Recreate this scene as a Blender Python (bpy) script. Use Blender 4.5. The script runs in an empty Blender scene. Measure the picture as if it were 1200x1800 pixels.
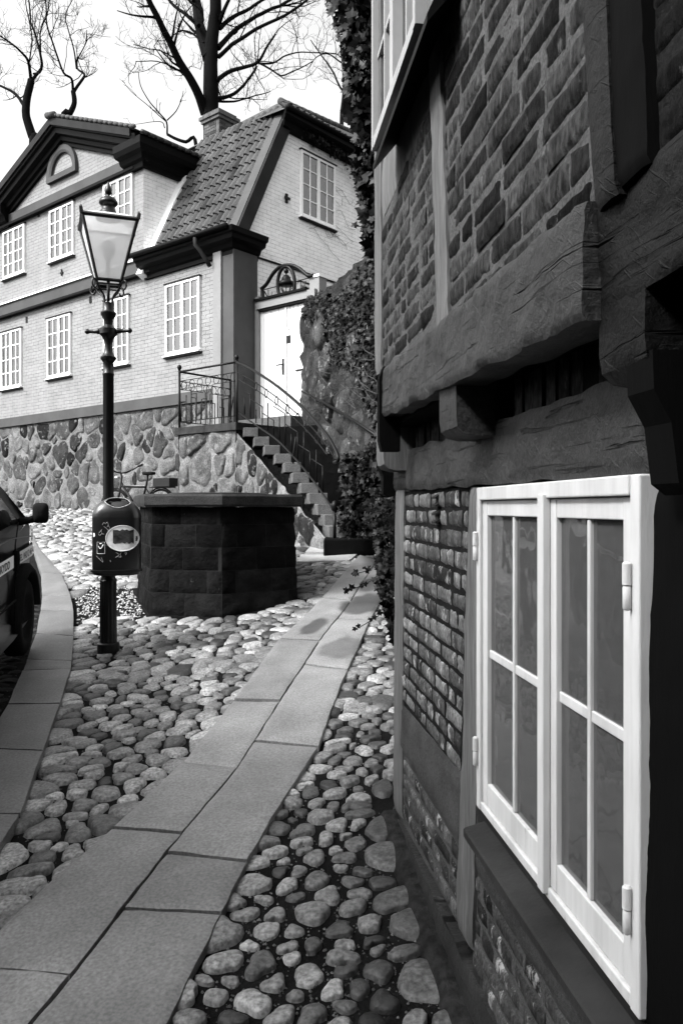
import bpy, math, random
import numpy as np
from mathutils import Vector, Matrix, noise
random.seed(7); rng = np.random.default_rng(11)
R = math.radians
scene = bpy.context.scene
COL = scene.collection

# ------------------------------------------------------------------ camera, sky, sun, exposure
EYE = 1.6
cd = bpy.data.cameras.new("camera"); cam = bpy.data.objects.new("camera", cd); COL.objects.link(cam)
cd.sensor_fit = 'VERTICAL'; cd.sensor_height = 36; cd.lens = 28
cd.shift_y = -8/1800; cd.clip_start = 0.05; cd.clip_end = 2000
cam.location = (0, 0, EYE); cam.rotation_euler = (R(90), 0, 0)
scene.camera = cam
SUN_EL, SUN_AZ = 45, 240          # azimuth clockwise from +Y: light comes from the left and a little behind
w = bpy.data.worlds.new("World"); scene.world = w; w.use_nodes = True
nt = w.node_tree; nt.nodes.clear()
so = nt.nodes.new('ShaderNodeOutputWorld'); bg = nt.nodes.new('ShaderNodeBackground')
sk = nt.nodes.new('ShaderNodeTexSky'); sk.sky_type = 'NISHITA'; sk.sun_disc = False
sk.sun_elevation = R(SUN_EL); sk.sun_rotation = R(SUN_AZ); sk.dust_density = 6; sk.air_density = 1.5
bw = nt.nodes.new('ShaderNodeRGBToBW')
nt.links.new(sk.outputs[0], bw.inputs[0]); nt.links.new(bw.outputs[0], bg.inputs[0]); nt.links.new(bg.outputs[0], so.inputs[0])
bg.inputs[1].default_value = 0.15
sd = bpy.data.lights.new("sun", 'SUN'); sun = bpy.data.objects.new("sun", sd); COL.objects.link(sun)
sd.energy = 1.5; sd.angle = R(14); sd.color = (1, 1, 1)
sv = Vector((math.sin(R(SUN_AZ))*math.cos(R(SUN_EL)), math.cos(R(SUN_AZ))*math.cos(R(SUN_EL)), math.sin(R(SUN_EL))))
sun.rotation_euler = sv.to_track_quat('Z', 'Y').to_euler(); sun.location = (-4, -4, 12)
scene.view_settings.view_transform = 'Standard'; scene.view_settings.look = 'None'
scene.view_settings.exposure = 1.7; scene.view_settings.gamma = 1
scene.render.engine = 'CYCLES'
scene.cycles.max_bounces = 7; scene.cycles.transparent_max_bounces = 10

# ------------------------------------------------------------------ measuring helpers (pixel of the photo -> real point on a real plane)
def ray(px, py): return ((px-600)/1400, 1.0, (892-py)/1400)
GA, GB = .08, .1045
def gz(x, y):
    x = min(max(x, -14), 8); y = min(max(y, -6), 24)
    return GA*x+GB*y
def gpt(px, py):
    r = ray(px, py); Y = EYE/(GA*r[0]+GB-r[2]); return (r[0]*Y, Y)
def at(px, py, Y):
    r = ray(px, py); return Vector((r[0]*Y, Y, EYE+r[2]*Y))

# ------------------------------------------------------------------ materials (black and white place: every base colour is a grey)
MATS = {}
def mat(name, base, rough=.85, var=.0, vscale=6, bump=0, bscale=20, spec=.035, metal=0, attr=False, stretch=(1, 1, 1),
        spots=None, fine=0, finescale=120, bdist=.01, streak=0):
    if name in MATS: return MATS[name]
    m = bpy.data.materials.new(name); m.use_nodes = True; MATS[name] = m
    t = m.node_tree; N = t.nodes; L = t.links
    p = N['Principled BSDF']
    p.inputs['Roughness'].default_value = rough; p.inputs['Metallic'].default_value = metal
    p.inputs['Specular IOR Level'].default_value = spec
    tc = N.new('ShaderNodeTexCoord'); mp = N.new('ShaderNodeMapping'); mp.inputs['Scale'].default_value = stretch
    L.new(tc.outputs['Object'], mp.inputs[0])
    def nz(scale, det=6, rg=.6):
        n = N.new('ShaderNodeTexNoise'); n.inputs['Scale'].default_value = scale; n.inputs['Detail'].default_value = det
        n.inputs['Roughness'].default_value = rg; L.new(mp.outputs[0], n.inputs['Vector']); return n
    def math_(op, a, b):
        q = N.new('ShaderNodeMath'); q.operation = op
        for i, v in enumerate((a, b)):
            if isinstance(v, (int, float)): q.inputs[i].default_value = v
            else: L.new(v, q.inputs[i])
        return q.outputs[0]
    def rng_(v, a, b, c, d):
        q = N.new('ShaderNodeMapRange'); q.inputs[1].default_value = a; q.inputs[2].default_value = b
        q.inputs[3].default_value = c; q.inputs[4].default_value = d; L.new(v, q.inputs[0]); return q.outputs[0]
    val = None
    if var:
        val = rng_(nz(vscale).outputs[0], .3, .7, base*(1-var), base*(1+var))
    if fine:
        f = rng_(nz(finescale, 2, .5).outputs[0], .3, .7, 1-fine, 1+fine)
        val = math_('MULTIPLY', val if val is not None else base, f)
    if attr:
        a = N.new('ShaderNodeAttribute'); a.attribute_name = 'shade'
        val = math_('MULTIPLY', val if val is not None else base, a.outputs['Fac'])
    if spots:                      # (value, threshold, scale): patches of another tone (worn paint, lime, lichen)
        s = nz(spots[2], 8, .7)
        k = rng_(s.outputs[0], spots[1], spots[1]+.07, 0, 1)
        mx = N.new('ShaderNodeMix'); mx.data_type = 'FLOAT'
        L.new(k, mx.inputs[0])
        if val is not None: L.new(val, mx.inputs[2])
        else: mx.inputs[2].default_value = base
        mx.inputs[3].default_value = spots[0]; val = mx.outputs[0]
    if val is not None:
        cc = N.new('ShaderNodeCombineColor')
        for i in range(3): L.new(val, cc.inputs[i])
        L.new(cc.outputs[0], p.inputs['Base Color'])
    else: p.inputs['Base Color'].default_value = (base, base, base, 1)
    if streak:                     # thin diagonal tool marks and lengthwise cracks in painted timber
        m0 = N.new('ShaderNodeMapping'); m0.inputs['Rotation'].default_value = (0, R(38), 0); L.new(tc.outputs['Object'], m0.inputs[0])
        m1 = N.new('ShaderNodeMapping'); m1.inputs['Scale'].default_value = (13, 1, 120); L.new(m0.outputs[0], m1.inputs[0])
        n1 = N.new('ShaderNodeTexNoise'); n1.inputs['Scale'].default_value = 1; n1.inputs['Detail'].default_value = 3; n1.inputs['Distortion'].default_value = .6; L.new(m1.outputs[0], n1.inputs['Vector'])
        rid = rng_(n1.outputs[0], .62, .72, 0, 1)
        m2 = N.new('ShaderNodeMapping'); m2.inputs['Scale'].default_value = (2.2, 1, 60); L.new(tc.outputs['Object'], m2.inputs[0])
        n2 = N.new('ShaderNodeTexNoise'); n2.inputs['Scale'].default_value = 1; n2.inputs['Detail'].default_value = 4; n2.inputs['Distortion'].default_value = 1.2; L.new(m2.outputs[0], n2.inputs['Vector'])
        crk = rng_(n2.outputs[0], .33, .37, 1, 0)
        hsum = math_('ADD', math_('SUBTRACT', math_('MULTIPLY', rid, .3), math_('MULTIPLY', crk, 1.6)), math_('MULTIPLY', nz(bscale, 8, .65).outputs[0], 1.3))
        b = N.new('ShaderNodeBump'); b.inputs['Strength'].default_value = streak; b.inputs['Distance'].default_value = bdist
        L.new(hsum, b.inputs['Height']); L.new(b.outputs[0], p.inputs['Normal'])
        val = math_('MULTIPLY', math_('MULTIPLY', val, rng_(rid, 0, 1, 1, 1.25)), rng_(crk, 0, 1, 1, .15))
        for i in range(3): L.new(val, cc.inputs[i])
    elif bump:
        b = N.new('ShaderNodeBump'); b.inputs['Strength'].default_value = bump; b.inputs['Distance'].default_value = bdist
        L.new(nz(bscale, 8, .65).outputs[0], b.inputs['Height']); L.new(b.outputs[0], p.inputs['Normal'])
    return m

def brick_paint(name, c1, c2, mortar, frame_scale=1.0, swap=None):
    """painted brick: courses follow the object's own axes"""
    m = bpy.data.materials.new(name); m.use_nodes = True; MATS[name] = m
    t = m.node_tree; N = t.nodes; L = t.links; p = N['Principled BSDF']; p.inputs['Roughness'].default_value = .8; p.inputs['Specular IOR Level'].default_value = .1
    tc = N.new('ShaderNodeTexCoord'); mp = N.new('ShaderNodeMapping')
    if swap == 'front': mp.inputs['Rotation'].default_value = (R(90), 0, 0)
    else: mp.inputs['Rotation'].default_value = (0, R(90), R(90))
    sx = N.new('ShaderNodeSeparateXYZ'); L.new(tc.outputs['Object'], sx.inputs[0])
    cx = N.new('ShaderNodeCombineXYZ')
    L.new(sx.outputs[0 if swap == 'front' else 1], cx.inputs[0]); L.new(sx.outputs[2], cx.inputs[1])
    nzw = N.new('ShaderNodeTexNoise'); nzw.inputs['Scale'].default_value = 3; L.new(cx.outputs[0], nzw.inputs['Vector'])
    vm = N.new('ShaderNodeVectorMath'); vm.operation = 'MULTIPLY_ADD'
    L.new(nzw.outputs['Color'], vm.inputs[0]); vm.inputs[1].default_value = (.012, .03, 0); L.new(cx.outputs[0], vm.inputs[2])
    b = N.new('ShaderNodeTexBrick'); b.inputs['Scale'].default_value = 1
    b.inputs['Brick Width'].default_value = .25; b.inputs['Row Height'].default_value = .085; b.inputs['Mortar Size'].default_value = .007
    b.inputs['Mortar Smooth'].default_value = .4
    L.new(vm.outputs[0], b.inputs['Vector'])
    for i, c in ((1, c1), (2, c2), (3, mortar)): b.inputs[i].default_value = (c, c, c, 1)
    # the mortar lines only show in places
    n2 = N.new('ShaderNodeTexNoise'); n2.inputs['Scale'].default_value = 5; n2.inputs['Detail'].default_value = 8; n2.inputs['Roughness'].default_value = .75
    L.new(cx.outputs[0], n2.inputs['Vector'])
    mr = N.new('ShaderNodeMapRange'); mr.inputs[1].default_value = .35; mr.inputs[2].default_value = .65; mr.inputs[3].default_value = .0; mr.inputs[4].default_value = .9
    L.new(n2.outputs[0], mr.inputs[0])
    mx = N.new('ShaderNodeMix'); mx.data_type = 'RGBA'; L.new(mr.outputs[0], mx.inputs[0])
    mx.inputs[6].default_value = (c1, c1, c1, 1); L.new(b.outputs[0], mx.inputs[7])
    n3 = N.new('ShaderNodeTexNoise'); n3.inputs['Scale'].default_value = 1.2; n3.inputs['Detail'].default_value = 10; n3.inputs['Roughness'].default_value = .7
    L.new(cx.outputs[0], n3.inputs['Vector'])
    m3 = N.new('ShaderNodeMapRange'); m3.inputs[1].default_value = .3; m3.inputs[2].default_value = .7; m3.inputs[3].default_value = .82; m3.inputs[4].default_value = 1.1
    L.new(n3.outputs[0], m3.inputs[0])
    sc = N.new('ShaderNodeVectorMath'); sc.operation = 'SCALE'; L.new(mx.outputs[2], sc.inputs[0]); L.new(m3.outputs[0], sc.inputs[3])
    L.new(sc.outputs[0], p.inputs['Base Color'])
    bp = N.new('ShaderNodeBump'); bp.inputs['Strength'].default_value = .7; bp.inputs['Distance'].default_value = .012; bp.invert = True
    ad = N.new('ShaderNodeMath'); ad.operation = 'ADD'; L.new(b.outputs['Fac'], ad.inputs[0])
    n4 = N.new('ShaderNodeTexNoise'); n4.inputs['Scale'].default_value = 22; n4.inputs['Detail'].default_value = 6; L.new(cx.outputs[0], n4.inputs['Vector'])
    L.new(n4.outputs[0], ad.inputs[1]); L.new(ad.outputs[0], bp.inputs['Height']); L.new(bp.outputs[0], p.inputs['Normal'])
    return m

def glass_mat(name, refl, tint=.9, rough=.02, ripple=0):
    m = bpy.data.materials.new(name); m.use_nodes = True; t = m.node_tree; N = t.nodes; L = t.links; N.clear()
    o = N.new('ShaderNodeOutputMaterial'); mx = N.new('ShaderNodeMixShader'); tr = N.new('ShaderNodeBsdfTransparent'); gl = N.new('ShaderNodeBsdfGlossy')
    tr.inputs[0].default_value = (tint, tint, tint, 1); gl.inputs['Roughness'].default_value = rough
    lw = N.new('ShaderNodeFresnel'); lw.inputs[0].default_value = 1.5
    mr = N.new('ShaderNodeMapRange'); mr.inputs[1].default_value = 0; mr.inputs[2].default_value = 1; mr.inputs[3].default_value = refl; mr.inputs[4].default_value = 1
    L.new(lw.outputs[0], mr.inputs[0]); L.new(mr.outputs[0], mx.inputs[0])
    L.new(tr.outputs[0], mx.inputs[1]); L.new(gl.outputs[0], mx.inputs[2]); L.new(mx.outputs[0], o.inputs[0])
    if ripple:
        n = N.new('ShaderNodeTexNoise'); n.inputs['Scale'].default_value = 7
        tc = N.new('ShaderNodeTexCoord'); L.new(tc.outputs['Object'], n.inputs['Vector'])
        b = N.new('ShaderNodeBump'); b.inputs['Strength'].default_value = ripple; b.inputs['Distance'].default_value = .01
        L.new(n.outputs[0], b.inputs['Height']); L.new(b.outputs[0], gl.inputs['Normal'])
    return m

M = dict(
 soil=mat('dark_soil', .008, .95, .6, 5, .8, 60, fine=.5, finescale=200),
 cobble=mat('cobble_granite', 1, .48, .38, 12, .9, 38, attr=True, spec=.45, fine=.55, finescale=70, bdist=.006),
 flag=mat('flag_granite', 1, .5, .28, 2.2, .5, 60, attr=True, spec=.45, spots=(.08, .70, 1.7), fine=.28, finescale=85, bdist=.004),
 sett=mat('sett_granite', .03, .8, .4, 8, .5, 50, attr=True),
 rubble=mat('rubble_granite', 1, .85, .55, 3.5, .8, 14, attr=True, spots=(.15, .56, 6), fine=.4, finescale=40, bdist=.03),
 rubmortar=mat('rubble_mortar', .135, .9, .45, 1.6, .8, 12, fine=.3, finescale=30, bdist=.04),
 rubmortar2=mat('old_rubble_mortar', .028, .9, .6, 2.2, .9, 12, fine=.4, finescale=30, bdist=.05),
 band=mat('grey_paint', .065, .7, .15, 1.5, .2, 60),
 bandl=mat('light_grey_paint', .19, .7, .1, 1.5, .2, 60),
 dark=mat('dark_paint', .005, .5, .2, 3, .15, 40),
 darkgrey=mat('slate_grey_paint', .022, .55, .25, 2, .2, 40),
 white=mat('white_window_paint', .82, .5, .06, 5, .12, 60),
 whiteold=mat('old_white_paint', .54, .5, .14, 7, .8, 45, stretch=(1, 1, .15), spots=(.16, .64, 16), fine=.06, finescale=60, bdist=.002),
 tile=mat('roof_tile', .065, .65, .3, 2.5, .4, 30, attr=True, fine=.3, finescale=60),
 iron=mat('black_iron', .004, .4, .2, 10, .2, 60, spec=.12),
 lampiron=mat('lamp_black_paint', .006, .32, .3, 8, .25, 40, spec=.3, spots=(.12, .68, 22)),
 soot=mat('old_brick', .09, .9, .4, 8, .5, 30),
 bark=mat('bark', .005, .95, .3, 3, .8, 8, stretch=(1, 1, .3)),
 timber=mat('timber_paint', .027, .5, .35, 4, .9, 30, fine=.3, finescale=130, bdist=.006, streak=1.0, spec=.22),
 post=mat('post_paint', .11, .65, .25, 12, 1, 40, stretch=(1, 1, .06), fine=.25, finescale=90, bdist=.005, spots=(.05, .70, 30)),
 blacktimber=mat('near_black_timber', .003, .8, .3, 4, .6, 14, stretch=(1, 1, .2), bdist=.006),  # near-black colour stands in for the shade at the right edge
 brick=mat('weathered_brick', 1, .8, .6, 14, 1, 60, attr=True, spots=(.34, .56, 20), fine=.45, finescale=150, stretch=(1, 1, .45), bdist=.006),
 brickdark=mat('dark_brick', 1, .75, .65, 18, 1, 70, attr=True, spots=(.085, .60, 22), fine=.6, finescale=95, stretch=(1, 1, .4), bdist=.009),
 mortarl=mat('pale_mortar', .072, .9, .3, 10, .9, 60, fine=.35, finescale=150, bdist=.005),
 mortard=mat('dark_mortar', .012, .9, .4, 10, .9, 60, fine=.35, finescale=150, bdist=.005),
 plaster=mat('rail_plaster', .055, .8, .35, 5, 1, 70, fine=.2, finescale=160, bdist=.004),
 sill=mat('sheet_metal_sill', .028, .35, .4, 5, .2, 30, spots=(.3, .72, 40)),
 well=mat('well_stone', .007, .85, .6, 7, 1, 30, attr=True, spots=(.07, .66, 9), bdist=.02),
 wellmortar=mat('well_mortar', .014, .9, .6, 5, .6, 30, spots=(.25, .70, 6)),
 wellslab=mat('well_slab', .028, .7, .4, 6, .4, 50, fine=.4, finescale=120),
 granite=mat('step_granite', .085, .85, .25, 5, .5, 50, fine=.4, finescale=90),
 stepdark=mat('shade_dark_step', .004, .9, .5, 5, .6, 40),  # near-black colour carries the shade lying on the stair
 ivy=mat('ivy_leaf', .006, .42, .5, 30, 0, 10, attr=True, spec=.1),
 stem=mat('ivy_stem', .04, .8, .3, 20),
 carpaint=mat('car_paint', .0035, .30, .1, 3, spec=.14),
 carglass=mat('car_glass', .006, .05, spec=.5),
 rubber=mat('tyre_rubber', .010, .8, .2, 20, .3, 60),
 stripe=mat('stripe_white', .85, .5),
 ink=mat('black_lettering', .02, .5),
 chrome=mat('bright_metal', .5, .25, metal=.9),
 bin=mat('bin_black_enamel', .006, .3, .3, 12, .1, 40, spec=.6, spots=(.10, .70, 20)),
 sticker=mat('sticker_paper', .62, .5, .2, 20, spots=(.05, .60, 11)),
 stickerw=mat('white_sticker', .7, .5),
 scrawl=mat('silver_marker', .22, .5, .3, 60),
 curtain=mat('curtain_cloth', .24, .9, .15, 3, .3, 8, stretch=(6, 6, .3)),
 room=mat('dark_room', .03, .9, .3, 2),
 innerframe=mat('inner_window_paint', .30, .6, .1, 5),
 door=mat('door_paint', .52, .5, .05, 4, .1, 50),
 twig=mat('twig_bark', .004, .9),
 leafpale=mat('pale_leaf', .7, .5),
 hidden=mat('shade_block_grey', .05, .9, .2, 2, .3, 20),
 hill=mat('hill_earth', .05, .95, .4, .3, .4, 3),
)
M['darktimber'] = mat('shade_dark_timber', .006, .5, .3, 4, .9, 30, fine=.25, finescale=130, bdist=.006, streak=1.0, spec=.12)  # darker copy of the timber paint, right-hand shade put into its colour
M['facade'] = brick_paint('facade_painted_brick', .225, .185, .045, swap='front')
M['gable'] = brick_paint('gable_whitewashed_brick', .88, .80, .36, swap='side')
M['glass'] = glass_mat('window_glass', .13, .75, .01)
M['glassnear'] = glass_mat('old_window_glass', .16, .85, .03, ripple=.25)
_t = M['glassnear'].node_tree; _N = _t.nodes; _out = [n for n in _N if n.type == 'OUTPUT_MATERIAL'][0]; _old = _out.inputs[0].links[0].from_socket
_d = _N.new('ShaderNodeBsdfDiffuse'); _m = _N.new('ShaderNodeMixShader'); _m.inputs[0].default_value = .5      # half grey diffuse, faintly patterned old glass
_n = _N.new('ShaderNodeTexNoise'); _n.inputs['Scale'].default_value = 55; _n.inputs['Detail'].default_value = 5; _tc = _N.new('ShaderNodeTexCoord'); _t.links.new(_tc.outputs['Object'], _n.inputs['Vector'])
_r = _N.new('ShaderNodeMapRange'); _r.inputs[1].default_value = .35; _r.inputs[2].default_value = .7; _r.inputs[3].default_value = .10; _r.inputs[4].default_value = .14; _t.links.new(_n.outputs[0], _r.inputs[0])
_t.links.new(_r.outputs[0], _d.inputs[0]); _t.links.new(_old, _m.inputs[1]); _t.links.new(_d.outputs[0], _m.inputs[2]); _t.links.new(_m.outputs[0], _out.inputs[0])

# ------------------------------------------------------------------ mesh builder
I4 = Matrix.Identity(4)
class Root:
    def __init__(s, o, m): s.o = o; s.m = m
def thing(name, label, cat, loc=(0, 0, 0), mtx=None, group=None):
    o = bpy.data.objects.new(name, None); COL.objects.link(o); o.empty_display_size = .2
    m = mtx if mtx is not None else Matrix.Translation(loc)
    o.matrix_world = m; o.location = m.to_translation(); o.rotation_euler = m.to_euler()
    tagp(o, label, cat, group); return Root(o, m)
def tagp(o, label=None, cat=None, group=None, kind=None):
    if label: o['label'] = label
    if cat: o['category'] = cat
    if group: o['group'] = group
    if kind: o['kind'] = kind
    return o
class MB:
    def __init__(s, frame=I4): s.v = []; s.f = []; s.c = []; s.F = frame; s.base = 0; s.shade = 1.0
    def add(s, vs, fs, shade=None):
        b = len(s.v); s.v.extend([tuple(v) for v in vs]); s.f.extend([tuple(i+b for i in f) for f in fs])
        s.c.extend([s.shade if shade is None else shade]*len(vs)); return b
    def box(s, a, b, shade=None):
        (x0, y0, z0), (x1, y1, z1) = [min(p, q) for p, q in zip(a, b)], [max(p, q) for p, q in zip(a, b)]
        s.add([(x0, y0, z0), (x1, y0, z0), (x1, y1, z0), (x0, y1, z0), (x0, y0, z1), (x1, y0, z1), (x1, y1, z1), (x0, y1, z1)],
              [(0, 3, 2, 1), (4, 5, 6, 7), (0, 1, 5, 4), (1, 2, 6, 5), (2, 3, 7, 6), (3, 0, 4, 7)], shade)
    def hexa(s, p, shade=None):   # 8 points: bottom 4 then top 4
        s.add(p, [(0, 3, 2, 1), (4, 5, 6, 7), (0, 1, 5, 4), (1, 2, 6, 5), (2, 3, 7, 6), (3, 0, 4, 7)], shade)
    def prism(s, poly, off, shade=None):  # polygon (3d) extruded by vector off
        n = len(poly); off = Vector(off); P = [Vector(p) for p in poly]
        s.add(P+[p+off for p in P], [tuple(range(n))[::-1], tuple(range(n, 2*n))]+[(i, (i+1) % n, n+(i+1) % n, n+i) for i in range(n)], shade)
    def tube(s, pts, rad, n=8, caps=True, shade=None):
        pts = [Vector(p) for p in pts]; m = len(pts)
        rads = rad if isinstance(rad, (list, tuple)) else [rad]*m
        vs = []; ref = None
        for i in range(m):
            d = (pts[min(i+1, m-1)]-pts[max(i-1, 0)]).normalized()
            if ref is None: ref = Vector((0, 0, 1)) if abs(d.z) < .9 else Vector((1, 0, 0))
            a = (ref-d*ref.dot(d))
            if a.length < 1e-4: a = d.orthogonal()
            a.normalize(); b = d.cross(a); ref = a
            for k in range(n):
                t = 2*math.pi*k/n; vs.append(pts[i]+(a*math.cos(t)+b*math.sin(t))*rads[i])
        fs = [(i*n+k, i*n+(k+1) % n, (i+1)*n+(k+1) % n, (i+1)*n+k) for i in range(m-1) for k in range(n)]
        if caps: fs += [tuple(range(n))[::-1], tuple(range((m-1)*n, m*n))]
        s.add(vs, fs, shade)
    def lathe(s, prof, n=24, c=(0, 0), squash=(1, 1), flute=0):
        vs = []
        for (r, z) in prof:
            for k in range(n):
                t = 2*math.pi*k/n; rr = r*(1-flute*(k % 2))
                vs.append((c[0]+rr*math.cos(t)*squash[0], c[1]+rr*math.sin(t)*squash[1], z))
        m = len(prof)
        s.add(vs, [(i*n+k, i*n+(k+1) % n, (i+1)*n+(k+1) % n, (i+1)*n+k) for i in range(m-1) for k in range(n)]+[tuple(range(n))[::-1], tuple(range((m-1)*n, m*n))])
    def grid(s, P, shade=None):   # P[i][j]
        a = len(P); b = len(P[0])
        s.add([p for r in P for p in r], [(i*b+j, (i+1)*b+j, (i+1)*b+j+1, i*b+j+1) for i in range(a-1) for j in range(b-1)], shade)
    def build(s, name, m, parent=None, smooth=False, sharp=None):
        me = bpy.data.meshes.new(name)
        T = (parent.m.inverted() @ s.F) if parent else s.F
        Tn = np.array(T); V = np.array(s.v, dtype=float)
        V = V @ Tn[:3, :3].T+Tn[:3, 3]
        org = np.zeros(3)
        if not parent:
            org = np.array([(V[:, 0].min()+V[:, 0].max())/2, (V[:, 1].min()+V[:, 1].max())/2, V[:, 2].min()]); V = V-org
        me.from_pydata(V.tolist(), [], s.f)
        ca = me.color_attributes.new('shade', 'FLOAT_COLOR', 'POINT')
        c = np.ones((len(s.v), 4)); c[:, 0] = c[:, 1] = c[:, 2] = s.c
        ca.data.foreach_set('color', c.ravel())
        me.materials.append(m)
        if smooth:
            me.polygons.foreach_set('use_smooth', [True]*len(me.polygons))
        me.validate(); me.update()
        if smooth and sharp:
            me.set_sharp_from_angle(angle=R(sharp))
        o = bpy.data.objects.new(name, me); COL.objects.link(o)
        if parent: o.parent = parent.o
        else: o.location = org
        return o
def sub(o, parent):   # a Root for sub-parts: part meshes sit at the thing's origin, so share its matrix
    return Root(o, parent.m)

def text_into(mb, body, P0, ux, uz, size, depth=.001, bold=True, width=None, sc=1.0):
    cu = bpy.data.curves.new('txt', 'FONT'); cu.body = body; cu.size = 1; cu.extrude = 0; cu.offset = .012 if bold else 0; cu.resolution_u = 3
    ob = bpy.data.objects.new('txt', cu); COL.objects.link(ob)
    me = bpy.data.meshes.new_from_object(ob)
    xs = [v.co.x for v in me.vertices]; W = (max(xs)-min(xs)) or 1
    kx = width/W if width else size*sc
    ux = Vector(ux).normalized(); uz = Vector(uz).normalized()
    vs = [Vector(P0)+ux*((v.co.x-min(xs))*kx)+uz*(v.co.y*size) for v in me.vertices]
    mb.add(vs, [tuple(p.vertices) for p in me.polygons])
    bpy.data.objects.remove(ob); bpy.data.curves.remove(cu); bpy.data.meshes.remove(me)

# ------------------------------------------------------------------ packed stones (cobbles, rubble): one rounded stone in each cell
def packed(mb, pts, wt, place, gap, H, nang, rings, tone, rmax=.4, pw=2.4, bounds=None, rough=.06, hvar=.3, sink=.03, round_=1):
    pts = np.array(pts); N = len(pts)
    th = np.linspace(0, 2*np.pi, nang, endpoint=False)
    cell = rmax*1.0; keys = {}
    for i, (x, y) in enumerate(pts): keys.setdefault((int(x//cell), int(y//cell)), []).append(i)
    for i in range(N):
        x, y = pts[i]; cx, cy = int(x//cell), int(y//cell)
        nb = [j for a in (-2, -1, 0, 1, 2) for b in (-2, -1, 0, 1, 2) for j in keys.get((cx+a, cy+b), ()) if j != i]
        r = np.full(nang, rmax*.6)
        if nb:
            d = pts[nb]-pts[i]; D = np.hypot(d[:, 0], d[:, 1]); ok = D < rmax*1.9
            d = d[ok]; D = D[ok]; wj = wt[np.array(nb)[ok]]
            ph = np.arctan2(d[:, 1], d[:, 0]); half = D*wt[i]/(wt[i]+wj)
            c = np.cos(th[:, None]-ph[None, :]); q = np.where(c > .12, half[None, :]/np.maximum(c, .12), 9)
            if q.shape[1]: r = np.minimum(r, q.min(axis=1))
        if bounds:
            for (nx, ny, dd) in bounds:     # half-planes nx*x+ny*y<=dd
                dist = dd-(nx*x+ny*y)
                c = np.cos(th)*nx+np.sin(th)*ny
                r = np.minimum(r, np.where(c > .05, max(dist, .01)/np.maximum(c, .05), 9))
        for _ in range(round_): r = (np.roll(r, 1)+2*r+np.roll(r, -1))/4
        g = gap*(.6+.9*rng.random()); r = np.maximum(r-g, .008)
        a1, a2, a3 = rng.random(3)*6.28
        r = r*(1+rough*np.sin(2*th+a1)+rough*.7*np.sin(3*th+a2)+rough*.35*np.sin(5*th+a3))
        if r.mean() < .02: continue
        h = H*(1-hvar+2*hvar*rng.random())*min(1, r.mean()/(rmax*.22))
        tx, ty = rng.normal(0, .12, 2)
        k1, k2 = rng.random(2)*20+10
        V = []
        ts = np.concatenate([[0.0], (np.linspace(0, 1, rings+1)[1:])**.75])
        sh = tone(x, y)
        for q, t in enumerate(ts[1:]):
            hh = h*max(0, 1-t**pw)**.55
            X = x+r*t*np.cos(th); Yy = y+r*t*np.sin(th)
            zz = hh*(1+tx*np.cos(th)*t*1.5+ty*np.sin(th)*t*1.5)+h*.09*np.sin(X*k1+a3)*np.sin(Yy*k2+a1)*(1-t*.3)
            if q == len(ts)-2: zz = zz*0-sink
            V += list(zip(X, Yy, zz))
        V = [(x, y, h)]+V
        F = [(0, 1+k, 1+(k+1) % nang) for k in range(nang)]
        for q in range(len(ts)-2):
            b0 = 1+q*nang; b1 = b0+nang
            F += [(b0+k, b1+k, b1+(k+1) % nang, b0+(k+1) % nang) for k in range(nang)]
        mb.add([place(*p) for p in V], F, sh)

def lattice(x0, x1, y0, y1, sx, sy, jit=.3):
    out = []; j = 0; y = y0
    while y < y1:
        x = x0+(sx*.5 if j % 2 else 0)
        while x < x1:
            out.append((x+rng.uniform(-jit, jit)*sx, y+rng.uniform(-jit, jit)*sy)); x += sx
        y += sy; j += 1
    return out
def inpoly(x, y, P):
    c = False; n = len(P); j = n-1
    for i in range(n):
        xi, yi = P[i]; xj, yj = P[j]
        if (yi > y) != (yj > y) and x < (xj-xi)*(y-yi)/(yj-yi)+xi: c = not c
        j = i
    return c

# ================================================================== GROUND
KR = [(52,925),(68,965),(85,980),(105,1005),(118,1030),(128,1060),(131,1090),(130,1125),(126,1179),(117,1220),(102,1250),(83,1308),(71,1346),(35,1445),(17,1458),(0,1500),(-40,1600)]
KL = [(40,925),(58,965),(68,985),(72,1005),(75,1030),(74,1060),(71,1080),(66,1110),(58,1137),(40,1183),(17,1241),(0,1267),(-30,1320),(-75,1420),(-130,1500),(-160,1560),(-220,1680)]
PL = [(-190,1830),(-92,1730),(0,1640),(102,1542),(198,1456),(320,1338),(410,1231),(489,1127),(576,1040),(605,1005),(633,973)]
PC = [(-50,1925),(63,1792),(125,1718),(219,1598),(321,1465),(417,1347),(492,1235),(562,1127),(617,1055),(642,1018),(664,985)]
PR = [(200,1990),(300,1790),(392,1602),(437,1514),(500,1405),(560,1313),(611,1180),(650,1092),(680,1035),(697,1005),(712,980)]
kr = [gpt(*p) for p in KR]; kl = [gpt(*p) for p in KL]
pl = [gpt(*p) for p in PL]; pc = [gpt(*p) for p in PC]; pr = [gpt(*p) for p in PR]
kerb_poly = kr+kl[::-1]; path_poly = pl+pr[::-1]

def wave(x, y): return .006*math.sin(x*3.1+y*1.7)+.005*math.sin(y*4.3-x*2.2)
gm = MB()
xs = [-300, -120, -60, -30]+[-20+i*.5 for i in range(60)]+[12, 20, 40, 120, 300]
ys = [-60, -20, -10]+[-6+i*.5 for i in range(60)]+[26, 30, 36, 60, 140, 400]
gm.grid([[(x, y, gz(x, y)-.035+wave(x, y)+(max(0, y-24)*.12 if y < 60 else 4.3)) for y in ys] for x in xs])
tagp(gm.build('ground', M['soil'], smooth=True), kind='structure')

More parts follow.
